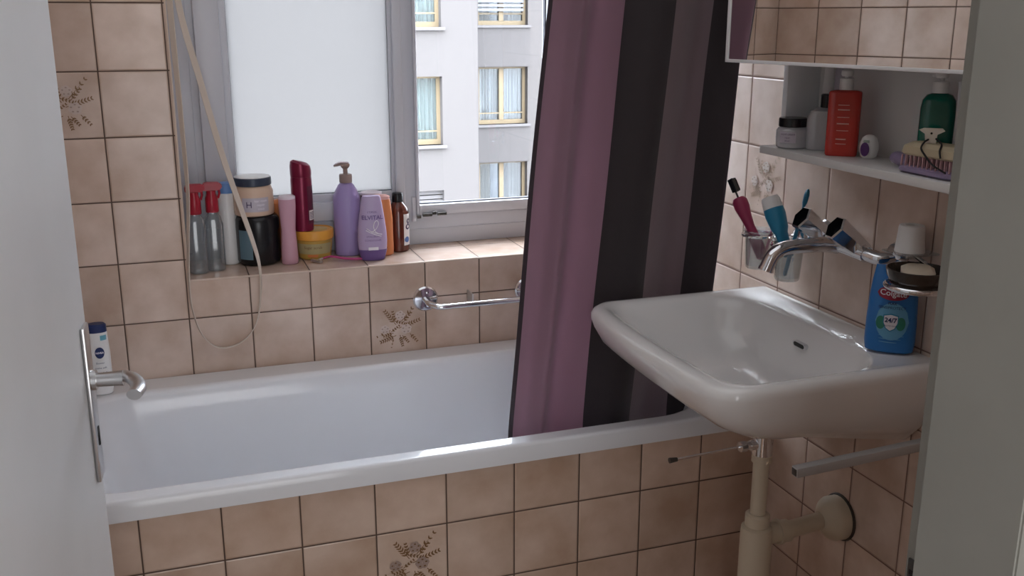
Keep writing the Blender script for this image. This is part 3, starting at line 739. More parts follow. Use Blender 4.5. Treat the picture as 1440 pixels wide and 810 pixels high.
# blue mouthwash / refill pouch standing on the washbasin
face = -math.atan2(1.20, 1.40)                    # turns a label facing -Y towards the doorway
q = thing('refill_bottle', 'blue refill pouch with red logo standing on the washbasin corner', 'bottle', (1.331, -1.096, .8765), face - .05)
bm = B()
prof = [(.034, 0, .45), (.041, .003, .50), (.0435, .02, .50), (.0430, .06, .46), (.0410, .10, .40), (.038, .13, .30), (.0345, .152, .20), (.0335, .158, .12)]
lathe(bm, prof, 0, 0, 36, p=2.6); obj('pouch', bm, 'bag_blue', q)
pw = lambda u, v: (u, -.0205 * math.cos(min(1.2, abs(u) / .036)) ** .5 - .0012 + (max(0, v - .04) / .1) * .004, v)
def flatpoly(parent, pts, matn, fn, name='print', off=0):
    bm = B(); f = bm.faces.new([bm.verts.new(fn(u, v)) for u, v in pts]); bmesh.ops.triangulate(bm, faces=bm.faces)
    bmesh.ops.subdivide_edges(bm, edges=bm.edges, cuts=0)
    for v in bm.verts: v.co.y -= off
    return obj(name, bm, matn, parent, smooth=False)
pf = lambda u, v: (u, -.0222 + 7.0 * u * u + max(0, v - .055) * .075, v)
def disc(cu, cv, a, b, n=28): return [(cu + a * math.cos(2 * PI * i / n), cv + b * math.sin(2 * PI * i / n)) for i in range(n)]
def strip_poly(parent, cu, cv, a, b, matn, fn, off, name='print'):
    """an ellipse cut in vertical strips so that it follows the curved front"""
    bm = B(); n = 14; rings = []
    for i in range(n + 1):
        t = -1 + 2 * i / n; h = b * math.sqrt(max(0, 1 - t * t)) + 1e-5
        rings.append([Vector(fn(cu + a * t, cv + h * k)) for k in (-1, -.5, 0, .5, 1)])
    loft(bm, rings, False, False, 0, closed=False)
    for v in bm.verts: v.co.y -= off
    return obj(name, bm, matn, parent, smooth=False)
strip_poly(q, .002, .060, .028, .034, 'bag_lightblue', pf, .0008)
strip_poly(q, .000, .111, .027, .0125, 'logo_red', pf, .0012)
text(q, 'Colgate', .0145, 'ink_white', lambda u, v: (pf(u, .111 + v)[0], pf(u, .111 + v)[1] - .0018, .111 + v + u * -.05), bold=.0002)
text(q, 'PLAX', .006, 'nivea_blue', lambda u, v: (u, pf(u, .093 + v)[1] - .0016, .093 + v), bold=.0002)
text(q, 'SENSIPROTECT', .0068, 'nivea_blue', lambda u, v: (u, pf(u, .085 + v)[1] - .0016, .085 + v))
for s in (-1, 1): strip_poly(q, s * .017, .057, .008, .012, 'bag_green', pf, .0013)
bm = B(); shield = [(-.013, .072), (0, .075), (.013, .072), (.013, .058), (.008, .047), (0, .042), (-.008, .047), (-.013, .058)]
for sc_, mi_, of in ((1.0, 1, .0018), (.88, 0, .0022)):
    f = bm.faces.new([bm.verts.new(Vector(pf(u * sc_, .0585 + (v - .0585) * sc_)) - Vector((0, of, 0))) for u, v in shield]); f.material_index = mi_
bmesh.ops.triangulate(bm, faces=bm.faces)
obj('shield', bm, ['ink_white', 'tube_cyan'], q, smooth=False)
text(q, '24/7', .0115, 'nivea_blue', lambda u, v: (u, pf(u, .063 + v)[1] - .0032, .063 + v), bold=.0003)
text(q, 'PROTECTION', .0035, 'nivea_blue', lambda u, v: (u, pf(u, .053 + v)[1] - .0032, .053 + v))
for k in range(3): strip_poly(q, .004 - .003 * k, .034 - .006 * k, .024 - .004 * k, .0008, 'bag_lightblue', pf, .0010)

# ------------------------------------------------------------------ mirror cabinet with open shelf below
cab = thing('mirror_cabinet', 'white mirror cabinet with open shelf on the right wall', 'cabinet', (XR, -1.1, 1.197))
def cp(name, bm, mats, parent=cab, **k): bmesh.ops.translate(bm, verts=bm.verts, vec=(-XR, 1.1, -1.197)); return obj(name, bm, mats, parent, **k)
CY0, CY1 = -1.46, -.765
bm = B(); box(bm, (1.250, CY0, 1.197), (XR - .001, CY1, 1.212), .0012); cp('shelf', bm, 'cabinet_white')
bm = B(); box(bm, (1.295, CY1 - .015, 1.212), (XR - .001, CY1, 1.40), .0008); cp('side_panel', bm, 'cabinet_edge')
bm = B(); box(bm, (1.295, CY0, 1.212), (XR - .001, CY0 + .015, 1.40), .0008); cp('side_panel', bm, 'cabinet_edge')
bm = B(); box(bm, (XR - .008, CY0 + .015, 1.212), (XR - .001, CY1 - .015, 1.40)); cp('back_panel', bm, 'cabinet_white', smooth=False)
bm = B(); box(bm, (1.275, CY0, 1.40), (XR - .001, CY1, 1.98), .0015); cp('cabinet_box', bm, 'cabinet_white')
hx, hy_ = 1.262, -1.325; fx, fy = 1.148, -.79
dl = math.hypot(fx - hx, fy - hy_); da = math.atan2(-(fx - hx), fy - hy_)
dm = Matrix.Translation((hx, hy_, 0)) @ Matrix.Rotation(da, 4, 'Z')    # local +Y along the door, -X is the mirror side
bm = B(); T0, T1 = 1.3765, 1.97
for a, b_ in (((-.004, 0, T0), (.014, dl, T0 + .006)), ((-.004, 0, T1 - .006), (.014, dl, T1)), ((-.004, 0, T0), (.014, .006, T1)), ((-.004, dl - .006, T0), (.014, dl, T1))): box(bm, a, b_, .0008, mx=dm)
box(bm, (.002, .004, T0 + .004), (.013, dl - .004, T1 - .004), mx=dm)
dr = cp('mirror_door', bm, 'cabinet_edge')
bm = B(); box(bm, (-.0015, .005, T0 + .005), (.001, dl - .005, T1 - .005), mx=dm); cp('mirror', bm, 'mirror_glass', dr, smooth=False)

SZ = 1.2125
q = thing('cosmetic_jar', 'small clear glass cream jar with black lid at the shelf end', 'jar', (1.285, -.822, SZ), face)
bm = B(); lathe(bm, [(.026, 0), (.030, .003), (.0315, .02), (.031, .034), (.027, .040), (.026, .041)], 0, 0, 36); obj('jar_body', bm, 'clear_white', q)
bm = B(); lathe(bm, [(.0255, .0412), (.0275, .042), (.0275, .056), (.0262, .058), (.008, .0585)], 0, 0, 36); obj('lid', bm, 'black_plastic', q)
patch(q, .0315, .0315, .012, .033, -.022, .010, 'label_grey')
for k in range(3): text(q, ('NIGHT CREAM', 'repair', '50 ml')[k], .0042, 'ink_dark', wrap(.0315, .0315, .028 - .006 * k, -.006, .0009))
q = thing('toner_bottle', 'clear square shouldered bottle with black cap beside the cream jar', 'bottle', (1.318, -.868, SZ), face)
bm = B(); lathe(bm, [(.025, 0), (.0275, .003), (.0285, .04), (.028, .062), (.022, .074), (.010, .079), (.009, .081)], 0, 0, 32, asp=.6, p=3.2); obj('bottle_body', bm, 'clear_white', q)
bm = B(); lathe(bm, [(.0125, .0805), (.0130, .082), (.0130, .104), (.011, .106)], .007, 0, 24); obj('cap', bm, 'black_plastic', q)
q = thing('cosmetic_tube', 'white squeeze tube with crimped end standing behind the toner bottle', 'tube', (1.352, -.832, SZ), face)
bm = B(); lathe(bm, [(.012, 0), (.0125, .002), (.0125, .03), (.011, .032)], 0, 0, 24); obj('cap', bm, 'black_plastic', q)
bm = B(); lathe(bm, [(.0118, .0325, 1), (.0118, .07, .9), (.0105, .12, .5), (.0085, .16, .12), (.0085, .165, .08)], 0, 0, 24); obj('tube_body', bm, 'white_plastic', q)
q = thing('cosmetic_tube', 'silvery grey tube leaning beside the white squeeze tube', 'tube', (1.353, -.868, SZ), face)
bm = B(); lathe(bm, [(.009, 0), (.010, .002), (.010, .035), (.009, .036)], 0, 0, 24); obj('cap', bm, 'black_plastic', q)
bm = B(); lathe(bm, [(.0095, .0365, 1), (.0105, .07, .9), (.0115, .12, .5), (.011, .16, .15), (.011, .166, .1)], 0, 0, 24); obj('tube_body', bm, 'label_grey', q)

def pump_bottle(q, w_, h, asp, p, body, cap, pump, neck=.010, col_h=.016, stem=.012, head=.022, colr=.014, ang=0, shoulder=.018, bands=None):
    """body, collar, pump head with nozzle; the nozzle points to local +X turned by ang"""
    a = w_ / 2
    prof = [(a * .93, 0), (a * .99, .003), (a, .012), (a, h - shoulder), (a * .93, h - shoulder * .45), (a * .72, h - shoulder * .12), (neck, h)]
    bm = B(); lathe(bm, prof, 0, 0, 40, asp=asp, p=p); obj('bottle_body', bm, body, q, angle=50)
    bm = B(); lathe(bm, [(colr, h), (colr, h + col_h), (colr * .85, h + col_h + .001)], 0, 0, 28); obj('collar', bm, cap, q)
    bm = B(); z = h + col_h; lathe(bm, [(.0045, z), (.0045, z + stem)], 0, 0, 16)
    z += stem; lathe(bm, [(.009, z), (.011, z + .003), (.0105, z + .010), (.006, z + .013)], 0, 0, 24)
    ca, sa = math.cos(ang), math.sin(ang)
    pts = [(0, 0, z + .007), (ca * head * .6, sa * head * .6, z + .0075), (ca * head * 1.3, sa * head * 1.3, z + .004)]
    tube(bm, pts, [.0065, .0055, .0035], 12); obj('pump_head', bm, pump, q)
q = thing('pump_bottle', 'red orange pump bottle with white pump on the shelf', 'bottle', (1.305, -.948, SZ), face)
pump_bottle(q, .058, .119, .62, 4.5, 'red_pump', 'white_plastic', 'white_plastic', neck=.012, col_h=.020, stem=.004, head=.016, colr=.0125, ang=1.9, shoulder=.005)
for k, (z, ww) in enumerate(((.092, .030), (.083, .034), (.070, .040), (.058, .036), (.046, .038), (.030, .024), (.022, .026))):
    patch(q, .0280, .0181, z, z + (.0022 if k % 2 else .0012), -ww * .55, ww * .30, 'pink_top', 'print', eps=.0011)
patch(q, .0280, .0181, .022, .046, .012, .020, 'label_white', 'barcode', eps=.0013)
patch(q, .0280, .0181, .030, .080, .0225, .029, 'orange_glow', 'orange_strip', eps=.0012)
q = thing('roll_on', 'small white oval dispenser with purple front on the shelf', 'dispenser', (1.325, -1.000, SZ), face - .3)
bm = B(); lathe(bm, [(.010, 0), (.0145, .004), (.0170, .016), (.0165, .027), (.013, .037), (.007, .0415), (.002, .0425)], 0, 0, 28, asp=.75); obj('body', bm, 'white_plastic', q)
bm = B(); pv = lambda r, a: Vector((-.003 + r * .0085 * math.cos(a), 0, .017 + r * .0125 * math.sin(a)))
rings = []
for r in (1, .66, .33, .02):
    rings.append([])
    for i in range(24):
        v = pv(r, 2 * PI * i / 24); v.y = -.0150 + 22 * v.x * v.x + .0 + 9 * (v.z - .019) ** 2; rings[-1].append(v)
loft(bm, rings, False, True); obj('purple_window', bm, 'purple_oval', q)
patch(q, .0165, .0125, .029, .0335, -.008, .004, 'grey_green', 'display', eps=.0006, a1=.0147, b1=.0112)

q = thing('pump_bottle', 'green pump bottle with white pump at the near end of the shelf', 'bottle', (1.335, -1.150, SZ), face)
pump_bottle(q, .056, .126, .62, 2.6, 'green_bottle', 'white_plastic', 'white_plastic', neck=.012, col_h=.018, stem=.006, head=.012, colr=.0125, ang=2.6, shoulder=.026)
q = thing('cosmetic_tube', 'clear pale green tube standing beside the green bottle', 'tube', (1.350, -1.192, SZ), face)
bm = B(); lathe(bm, [(.012, 0, 1), (.0135, .002, 1), (.0135, .03, 1), (.013, .09, .6), (.014, .14, .15), (.014, .146, .1)], 0, 0, 24); obj('tube_body', bm, 'clear_white', q)
for k in range(6): patch(q, .0135, .009, .085 + k * .009, .088 + k * .009, -.008, .008, 'grey_green', 'print', eps=.002)

# hair brush lying bristles up, nail brush on top of it, eyelet clip with black cord
q = thing('hairbrush', 'lilac paddle hairbrush lying bristles up at the shelf edge', 'brush', (1.303, -1.195, SZ), 0)
bm = B(); loft(bm, [rrect(-.034, .026, -.08, .055, .026, 0.0005, 6), rrect(-.040, .030, -.085, .060, .030, .004, 6), rrect(-.040, .030, -.085, .060, .030, .009, 6), rrect(-.034, .026, -.08, .055, .026, .012, 6)]); obj('brush_base', bm, 'brush_lilac', q)
bm = B(); tube(bm, catmull([(-.006, .055, .008), (.004, .085, .012), (.010, .108, .014)], 5), [.010] * 5 + [.0135] * 5 + [.011], 16, flat=.8); obj('brush_handle', bm, 'brush_lilac', q)
bm = B()
for i in range(13):
    for j in range(5):
        x, y = -.034 + j * .013, -.075 + i * .0098
        tube(bm, [(x, y, .011), (x + random.uniform(-.001, .001), y, .029)], .0016, 5)
b_ = obj('bristles', bm, 'bristle_pink', q); b_['kind'] = 'stuff'
q = thing('nail_brush', 'beige wooden nail brush resting on top of the lilac hairbrush', 'brush', (1.300, -1.195, SZ + .0295), .04)
bm = B(); loft(bm, [rrect(-.030, .026, -.075, .052, .02, 0, 6), rrect(-.032, .028, -.078, .055, .02, .003, 6), rrect(-.030, .026, -.076, .053, .02, .014, 6), rrect(-.022, .018, -.066, .042, .016, .020, 6)]); obj('brush_block', bm, 'block_beige', q)
q = thing('cord_tag', 'beige tag with black hanging cord standing on the nail brush', 'tag', (1.292, -1.188, SZ + .0498), face)
bm = B(); prism(bm, [(-.008, 0), (.008, 0), (.009, .014), (.020, .020), (.016, .024), (-.012, .024), (-.019, .021), (-.010, .015)], -.003, .003, lambda u, v, d: (u, d, v)); obj('tag_body', bm, 'offwhite', q)
bm = B(); tube(bm, [(0, -.0032, .016), (0, -.0036, .016)], .0018, 10); obj('eyelet', bm, 'black_plastic', q)
tl_ = Matrix.Rotation(-face, 3, 'Z'); w2 = lambda x, y, z: tl_ @ (Vector((x, y, z + 1.2125)) - q.location)
bm = B(); tube(bm, catmull([w2(1.286, -1.189, .0560), w2(1.276, -1.192, .0525), w2(1.2655, -1.198, .044), w2(1.2625, -1.212, .034), w2(1.2605, -1.232, .022), w2(1.2600, -1.262, .013)], 6), .0015, 8)
tube(bm, catmull([w2(1.292, -1.199, .058), w2(1.290, -1.212, .0535), w2(1.280, -1.226, .0505), w2(1.2665, -1.238, .044), w2(1.262, -1.246, .034)], 6), .0015, 8); obj('cord', bm, 'black_cord', q)

# ------------------------------------------------------------------ things on the window sill
SZ = SILL + .0006
def spray(x, y, label, rz):
    q = thing('spray_bottle', label, 'bottle', (x, y, SZ), rz, group='clear spray bottles with red triggers')
    bm = B(); lathe(bm, [(.019, 0), (.0225, .003), (.0235, .02), (.0235, .118), (.019, .138), (.013, .146), (.0125, .150)], 0, 0, 32, asp=.75, p=2.8); obj('bottle_body', bm, 'clear_plastic', q)
    bm = B(); lathe(bm, [(.0150, .150), (.0160, .152), (.0155, .185), (.0115, .196), (.0115, .205)], 0, 0, 24); obj('collar', bm, 'red_plastic', q)
    bm = B(); prism(bm, [(-.021, .210), (-.019, .204), (.018, .204), (.026, .209), (.028, .217), (.020, .224), (-.012, .226), (-.020, .220)], -.009, .009, lambda u, v, d: (u, d, v))
    bmesh.ops.bevel(bm, geom=list(bm.edges), offset=.002, segments=2, affect='EDGES'); tube(bm, [(.019, 0, .206), (.020, 0, .196), (.016, 0, .184)], .003, 8); obj('spray_head', bm, 'red_plastic', q)
    return q
spray(.186, .066, 'clear spray bottle with red head, in the corner of the window sill', .1)
spray(.228, .082, 'clear spray bottle with red head, second from the left on the sill', .0)
q = thing('lotion_bottle', 'slim white bottle with blue cap behind the spray bottles', 'bottle', (.268, .146, SZ))
bm = B(); lathe(bm, [(.020, 0), (.0225, .003), (.0235, .02), (.0225, .18), (.021, .186)], 0, 0, 32); obj('bottle_body', bm, 'white_plastic', q)
bm = B(); lathe(bm, [(.0215, .1865), (.0215, .205), (.019, .212), (.010, .214)], 0, 0, 32); obj('cap', bm, 'blue_cap', q)
q = thing('black_tub', 'large black plastic tub on the sill under the cream jar', 'tub', (.340, .136, SZ), -.08)
bm = B(); lathe(bm, [(.046, 0), (.053, .004), (.056, .012), (.0565, .10), (.0555, .118), (.050, .126), (.048, .1275)], 0, 0, 44); obj('tub_body', bm, 'black_plastic', q)
patch(q, .0565, .0565, .018, .094, -.056, -.016, 'label_bluegrey'); 
q = thing('cream_jar', 'beige cream jar with white topped dark lid stacked on the black tub', 'jar', (.334, .134, SZ + .128), -.08)
bm = B(); lathe(bm, [(.043, 0), (.0495, .003), (.051, .010), (.0505, .062), (.046, .074), (.043, .077)], 0, 0, 44); obj('jar_body', bm, 'beige_cream', q)
bm = B(); lathe(bm, [(.0455, .0775), (.0475, .079), (.0475, .096), (.046, .098)], 0, 0, 44); o = obj('lid', bm, 'navy_rim', q)
bm = B(); lathe(bm, [(.0455, .0982), (.045, .0995), (.040, .100)], 0, 0, 44); obj('lid_top', bm, 'white_plastic', o)
patch(q, .0508, .0508, .014, .050, -.030, .040, 'label_grey')
text(q, 'H', .022, 'ink_dark', wrap(.0508, .0508, .032, -.012, .001)); 
for k, s in enumerate(('hair mask', 'repair', 'coco')): text(q, s, .0085, 'ink_white', wrap(.0508, .0508, .042 - .010 * k, .018, .001))
q = thing('orange_tube', 'orange bottle mostly hidden behind the black tub', 'bottle', (.400, .160, SZ))
bm = B(); lathe(bm, [(.016, 0), (.018, .004), (.018, .15), (.012, .158), (.006, .160)], 0, 0, 28); obj('bottle_body', bm, 'orange_bottle', q)
q = thing('pink_tube', 'slender pink bottle with pale top beside the black tub', 'bottle', (.414, .098, SZ))
bm = B(); lathe(bm, [(.0195, 0), (.0215, .003), (.0215, .02), (.0200, .06), (.0182, .09), (.0200, .12), (.0218, .15), (.0218, .170)], 0, 0, 32); obj('bottle_body', bm, 'rose', q)
bm = B(); lathe(bm, [(.0218, .1703), (.0215, .176), (.018, .1785), (.008, .179)], 0, 0, 32); obj('cap', bm, 'rose_light', q)
q = thing('yellow_tub', 'low yellow tub with orange lid under the magenta can', 'tub', (.486, .150, SZ), -.1)
bm = B(); lathe(bm, [(.040, 0), (.043, .003), (.0475, .04), (.0485, .052)], 0, 0, 44); obj('tub_body', bm, 'yellow_jar', q)
bm = B(); lathe(bm, [(.0500, .0522), (.0515, .054), (.0525, .074), (.0510, .077), (.047, .0775), (.046, .0755), (.020, .0755)], 0, 0, 44); obj('lid', bm, 'yellow_lid', q)
bm = B(); lathe(bm, [(.036, .0757), (.034, .0763), (.010, .0763)], 0, 0, 40); obj('lid_print', bm, 'yellow_jar', q)
patch(q, .0445, .0445, .016, .044, -.050, .046, 'label_olive', eps=.0012, a1=.0480, b1=.0480)
patch(q, .0435, .0435, .008, .015, -.020, .006, 'orange_spot', 'print', eps=.0018, a1=.0443, b1=.0443)
text(q, 'Sugar scrub', .010, 'leaf_brown', wrap(.0468, .0468, .034, -.006, .0022))
q = thing('spray_can', 'tall magenta can with slanted cap standing on the yellow tub', 'can', (.458, .138, SZ + .0766), .1)
bm = B(); lathe(bm, [(.024, 0), (.0268, .002), (.0275, .010), (.0275, .135), (.0265, .143)], 0, 0, 40); obj('can_body', bm, 'magenta_can', q)
bm = B(); rings = []
for k, (r, z) in enumerate(((.0268, .1432), (.0275, .150), (.0275, .172), (.0255, .184), (.018, .190), (.004, .191))):
    sl = .0 if k < 2 else .28
    rings.append([Vector((v.x, v.y, v.z - sl * (v.x + .027) * (1 if k > 1 else 0))) for v in ell(0, 0, z, r, r, 36)])
loft(bm, rings); obj('cap', bm, 'magenta_can', q)
patch(q, .0275, .0275, .020, .120, .008, .036, 'maroon', eps=.0004)
patch(q, .0275, .0275, .030, .056, .011, .030, 'label_white', 'barcode', eps=.0009)
for k in range(5): patch(q, .0275, .0275, .034 + k * .004, .0355 + k * .004, .013, .028, 'ink_dark', 'print', eps=.0012)
q = thing('pump_bottle', 'tall lilac pump bottle with taupe collar on the sill', 'bottle', (.577, .150, SZ), -.15)
a = .036
bm = B(); lathe(bm, [(a * .9, 0), (a * .98, .003), (a, .012), (a, .150), (a * .97, .160), (a * .78, .176), (.020, .190), (.0135, .196)], 0, 0, 40, asp=.85, p=2.4); obj('bottle_body', bm, 'lilac', q)
bm = B(); lathe(bm, [(.0165, .196), (.0170, .198), (.0170, .216), (.0155, .218)], 0, 0, 32); obj('collar', bm, 'taupe', q)
bm = B(); lathe(bm, [(.0060, .218), (.0060, .232), (.010, .236), (.0125, .240), (.0120, .245), (.006, .248)], 0, 0, 24)
tube(bm, [(.008, -.002, .243), (-.012, -.004, .246), (-.030, -.006, .241)], [.0085, .0075, .0045], 14, flat=.6); obj('pump_head', bm, 'taupe', q)
bm = B(); tube(bm, [(.009, -.002, .2485), (-.012, -.004, .2505), (-.027, -.006, .2455)], [.0065, .0055, .003], 12, flat=.3); obj('pump_cap', bm, 'rose_light', q)
for k in range(4): patch(q, .036, .0306, .115 + .010 * k, .1175 + .010 * k, .016, .034, 'purple_deep', 'print', eps=.0006)
text(q, 'S', .045, 'purple_deep', wrap(.036, .0306, .080, .024, .001), bold=.0008)
q = thing('shampoo_bottle', 'dark plum bottle with pale top behind the lilac bottles', 'bottle', (.648, .170, SZ))
bm = B(); lathe(bm, [(.027, 0), (.0295, .004), (.0295, .150), (.029, .156)], 0, 0, 36); obj('bottle_body', bm, 'plum', q)
bm = B(); lathe(bm, [(.0295, .1562), (.029, .163), (.018, .166), (.008, .166)], 0, 0, 36); obj('cap', bm, 'rose_light', q)
q = thing('shampoo_bottle', 'orange bottle with pink top right behind the lilac conditioner', 'bottle', (.661, .113, SZ), -.1)
bm = B(); lathe(bm, [(.027, 0), (.031, .003), (.032, .02), (.031, .10), (.027, .145), (.0245, .152)], 0, 0, 36, asp=.62, p=2.3); obj('bottle_body', bm, 'orange_bottle', q)
bm = B(); lathe(bm, [(.0250, .1523), (.0245, .160), (.016, .164), (.006, .164)], 0, 0, 36, asp=.62, p=2.3); obj('cap', bm, 'pink_top', q)
q = thing('conditioner_bottle', 'flat lilac conditioner bottle with ribbon print at the sill edge', 'bottle', (.626, .064, SZ), -.10)
bw_ = [(.026, 0), (.030, .002), (.0335, .012), (.0385, .035), (.0395, .055), (.0375, .085), (.0330, .120), (.0285, .150), (.0255, .166), (.0230, .171)]
mi_ = [1, 1, 1] + [0] * 7
bm = B(); lathe(bm, [(r * .98, z, .52) for r, z in bw_], 0, 0, 44, p=2.3); obj('bottle_body', bm, 'lilac_light', q, angle=60)
bm = B(); lathe(bm, [(.0262, -.0001, .52), (.0303, .0015, .52), (.0338, .012, .52), (.0384, .030, .52)], 0, 0, 44, p=2.3, cap1=False); obj('coloured_base', bm, 'purple_deep', q, angle=60)
cf = lambda u, v: (u, -(.0220 - 10.0 * u * u) - .0004 + (max(0, v - .06) * .045), v)
text(q, 'ELVITAL', .0155, 'purple_deep', lambda u, v: (u, cf(u, .116 + v)[1] - .001, .116 + v), bold=.0002)
text(q, 'L\'ORÉAL', .007, 'purple_deep', lambda u, v: (u, cf(u, .131 + v)[1] - .001, .131 + v))
text(q, 'HYALURON', .0062, 'purple_deep', lambda u, v: (u, cf(u, .066 + v)[1] - .001, .066 + v))
text(q, 'CONDITIONER', .0062, 'purple_deep', lambda u, v: (u, cf(u, .056 + v)[1] - .001, .056 + v))
bm = B()
for pts in ([(-.016, .088), (-.004, .080), (.012, .074), (.024, .071)], [(-.018, .083), (-.006, .077), (.010, .070), (.022, .066)],
            [(-.004, .078), (.008, .086), (.015, .099), (.012, .108), (.005, .104), (.002, .092), (.006, .080), (.014, .074)]):
    P = [Vector(cf(u, v)) - Vector((0, .0012, 0)) for u, v in pts]; tube(bm, catmull(P, 5), .0011, 6)
obj('ribbon_print', bm, 'ink_white', q)
bm = B(); prism(bm, [(-.013, .030), (.013, .030), (.013, .038), (-.013, .038)], 0, .001, lambda u, v, d: (u, cf(u, v)[1] - .0005 - d, v)); obj('label', bm, 'ink_white', q)
q = thing('amber_bottle', 'brown bottle with black cap and white label, last on the sill', 'bottle', (.716, .151, SZ), .25)
bm = B(); lathe(bm, [(.026, 0), (.0290, .003), (.0295, .012), (.0295, .108), (.026, .120), (.016, .133), (.0135, .136)], 0, 0, 40); obj('bottle_body', bm, 'amber_brown', q)
bm = B(); lathe(bm, [(.0148, .1362), (.0152, .138), (.0148, .158), (.013, .1605), (.006, .161)], 0, 0, 28); obj('cap', bm, 'black_plastic', q)
patch(q, .0295, .0295, .018, .104, .002, .036, 'label_white')
text(q, '&', .045, 'ink_dark', wrap(.0295, .0295, .075, .020, .0012)); bm = B()
rings = [[Vector(((.0305) * math.sin((.012 + .009 * r * math.cos(t)) / .0295), -.0305 * math.cos((.012 + .009 * r * math.cos(t)) / .0295), .034 + .008 * r * math.sin(t))) for t in [2 * PI * i / 20 for i in range(20)]] for r in (1, .5, .05)]
loft(bm, rings, False, True); obj('print', bm, 'blue_spot', q)
# razor lying on the sill edge
q = thing('razor', 'pink disposable razor lying along the sill edge', 'razor', (.50, .070, SZ), 0)
bm = B(); tube(bm, catmull([(-.004, .018, .008), (.018, .016, .012), (.05, .004, .007), (.08, -.004, .005), (.115, -.008, .006)], 6), [.003] * 6 + [.0045] * 18 + [.0045], 12, flat=.7); obj('handle', bm, 'hot_pink', q)
bm = B(); box(bm, (-.020, -.003, .002), (-.010, .034, .009), .0015, mx=Matrix.Rotation(.6, 4, 'Z')); tube(bm, [(-.018, .008, .006), (-.004, .018, .008)], .0035, 8); obj('razor_head', bm, 'steel', q)

# shower gel on the tub corner
q = thing('shower_gel', 'white shower gel bottle with navy cap on the bathtub corner', 'bottle', (-.058, -.078, .6005), .05)
bm = B(); lathe(bm, [(.020, 0), (.0235, .003), (.0245, .02), (.0245, .10), (.0225, .148), (.022, .152)], 0, 0, 40, asp=.75, p=2.4); obj('bottle_body', bm, 'white_plastic', q)
bm = B(); lathe(bm, [(.0222, .1522), (.0218, .168), (.018, .1715), (.008, .172)], 0, 0, 40, asp=.75, p=2.4); obj('cap', bm, 'nivea_blue', q)
bm = B(); rings = [[Vector(((.0250) * math.sin((.002 + .0105 * r * math.cos(t)) / .0245), -.0192 * math.cos((.002 + .0105 * r * math.cos(t)) / .0245) - .0008, .105 + .0135 * r * math.sin(t))) for t in [2 * PI * i / 28 for i in range(28)]] for r in (1, .5, .05)]
loft(bm, rings, False, True); obj('label', bm, 'nivea_blue', q)
text(q, 'NIVEA', .0062, 'ink_white', wrap(.0250, .0200, .105, .002, .0008), bold=.0002)
patch(q, .0235, .0180, .134, .146, .006, .022, 'teal_label', 'print', eps=.0006)
for k in range(4): text(q, ('Shower', 'creme soft', 'almond oil', '250 ml')[k], .006, 'nivea_blue', wrap(.0245, .0188, .080 - .012 * k, .001, .0012))

# ------------------------------------------------------------------ roller blind strap hanging in a loop
def ribbon(bm, pts, wd, th, tw, mi=0):
    """flat tape following pts; tw = angle of the tape's flat side at each control point"""
    P = catmull(pts, 10); n = len(P); rings = []
    for i, p in enumerate(P):
        t = (P[min(i + 1, n - 1)] - P[max(i - 1, 0)]).normalized()
        k = i / (n - 1) * (len(tw) - 1); k0 = min(int(k), len(tw) - 2); a = tw[k0] + (tw[k0 + 1] - tw[k0]) * (k - k0)
        u = t.cross(Vector((0, 1, 0))).normalized(); v = t.cross(u)
        d = u * math.cos(a) + v * math.sin(a); e_ = t.cross(d)
        rings.append([p + d * wd / 2 + e_ * th / 2, p - d * wd / 2 + e_ * th / 2, p - d * wd / 2 - e_ * th / 2, p + d * wd / 2 - e_ * th / 2])
    loft(bm, rings, True, True, mi)
q = thing('blind_strap', 'cream roller blind strap hanging in a loop at the window corner', 'strap', (.17, 0, 2.1))
bm = B()
pts = [(.172, .06, 2.08), (.168, .03, 1.75), (.167, -.004, 1.50), (.171, -.008, 1.20), (.171, -.010, 1.05), (.162, -.010, .93), (.156, -.012, .83), (.160, -.012, .76), (.180, -.014, .695), (.218, -.014, .662), (.27, -.014, .672), (.308, -.014, .715),
       (.324, -.012, .79), (.326, -.010, .86), (.314, -.006, .925), (.283, .000, 1.04), (.254, .010, 1.155), (.222, .025, 1.31), (.186, .045, 1.50), (.176, .06, 1.75), (.172, .07, 2.08)]
tw = [.3, .4, .5, .9, 1.1, 1.2, 1.3, 1.38, 1.4, 1.4, 1.38, 1.35, 1.3, 1.15, .9, .55, .3, .2, .2, .2, .2]
ribbon(bm, [(x - .17, y, z - 2.1) for x, y, z in pts], .0145, .0022, tw)
obj('strap', bm, 'strap_light', q, smooth=False)
bm = B(); box(bm, (-.010, .05, -.03), (.022, .095, .03), .003); obj('strap_guide', bm, 'window_white', q)

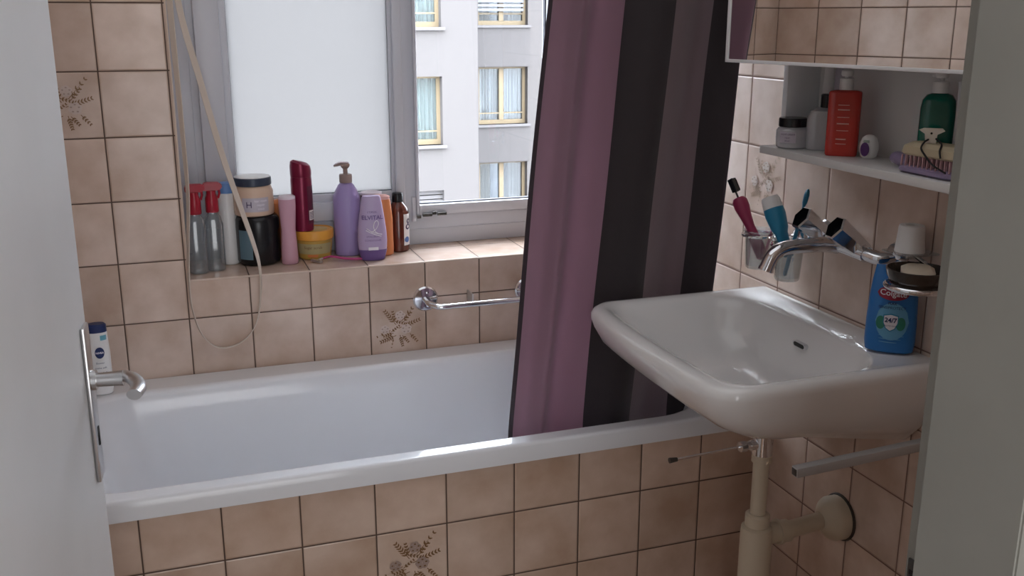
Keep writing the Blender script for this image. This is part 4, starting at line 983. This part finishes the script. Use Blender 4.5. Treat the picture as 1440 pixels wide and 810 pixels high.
# ------------------------------------------------------------------ shower curtain on its rod
rod = thing('curtain_rod', 'straight rod above the bathtub carrying the shower curtain', 'rod', (.55, -.73, 2.06))
bm = B(); tube(bm, [(XL + .003 - .55, 0, 0), (XR - .003 - .55, 0, 0)], .0125, 20); obj('rod', bm, 'white_plastic', rod)
cur = thing('shower_curtain', 'mauve and black shower curtain hanging into the bathtub', 'curtain', (1.05, -.73, 2.05))
NU, NV = 160, 60
def cpos(u, v):
    """u 0..1 across, v 0 top .. 1 bottom"""
    z = 2.035 - v * 1.585
    xl = .868 - .060 * v ** 1.0 - .010 * math.sin(v * 2.5); xr = 1.258 + .018 * v
    yb = -.73 + .141 * min(2.035 - z, 1.47) if z < 2.035 else -.73
    # folds
    ph = 2 * PI * (2.6 * u + .25 * math.sin(u * 5))
    amp = .036 * (.65 + .35 * v) * min(1, u * 5 + .25)
    x = xl + (xr - xl) * u + .018 * math.sin(ph * 1.0 + 1.1) * (1 - abs(2 * u - 1))
    y = yb + amp * (math.cos(ph + .35 * v) + .28 * math.cos(2 * ph + .9 + 1.2 * v)) + .0015 * math.sin(ph * 2.7 + 3 * v) + .003 * math.sin(9 * u + 14 * v)
    return Vector((x - 1.05, y + .73, z - 2.05))
bm = B(); grid = [[bm.verts.new(cpos(i / NU, j / NV)) for i in range(NU + 1)] for j in range(NV + 1)]
for j in range(NV):
    for i in range(NU):
        f = bm.faces.new((grid[j][i], grid[j][i + 1], grid[j + 1][i + 1], grid[j + 1][i])); u = (i + .5) / NU
        f.material_index = 3 if u < .02 or u > .985 else 0 if u < .355 else 1 if u < .63 else 2 if u < .86 else 1
ob = obj('curtain_cloth', bm, ['curtain_mauve', 'curtain_black', 'curtain_brown', 'curtain_hem'], cur, angle=180)
md = ob.modifiers.new('thickness', 'SOLIDIFY'); md.thickness = .0012; md.offset = 0
for k in range(8):
    bm = B(); p = cpos((k + .5) / 8, 0)
    ring = [(p.x, .018 * math.cos(2 * PI * i / 20) * .9, .010 + .022 * math.sin(2 * PI * i / 20)) for i in range(21)]
    tube(bm, ring, .002, 8, caps=False); obj('curtain_ring', bm, 'white_plastic', cur)
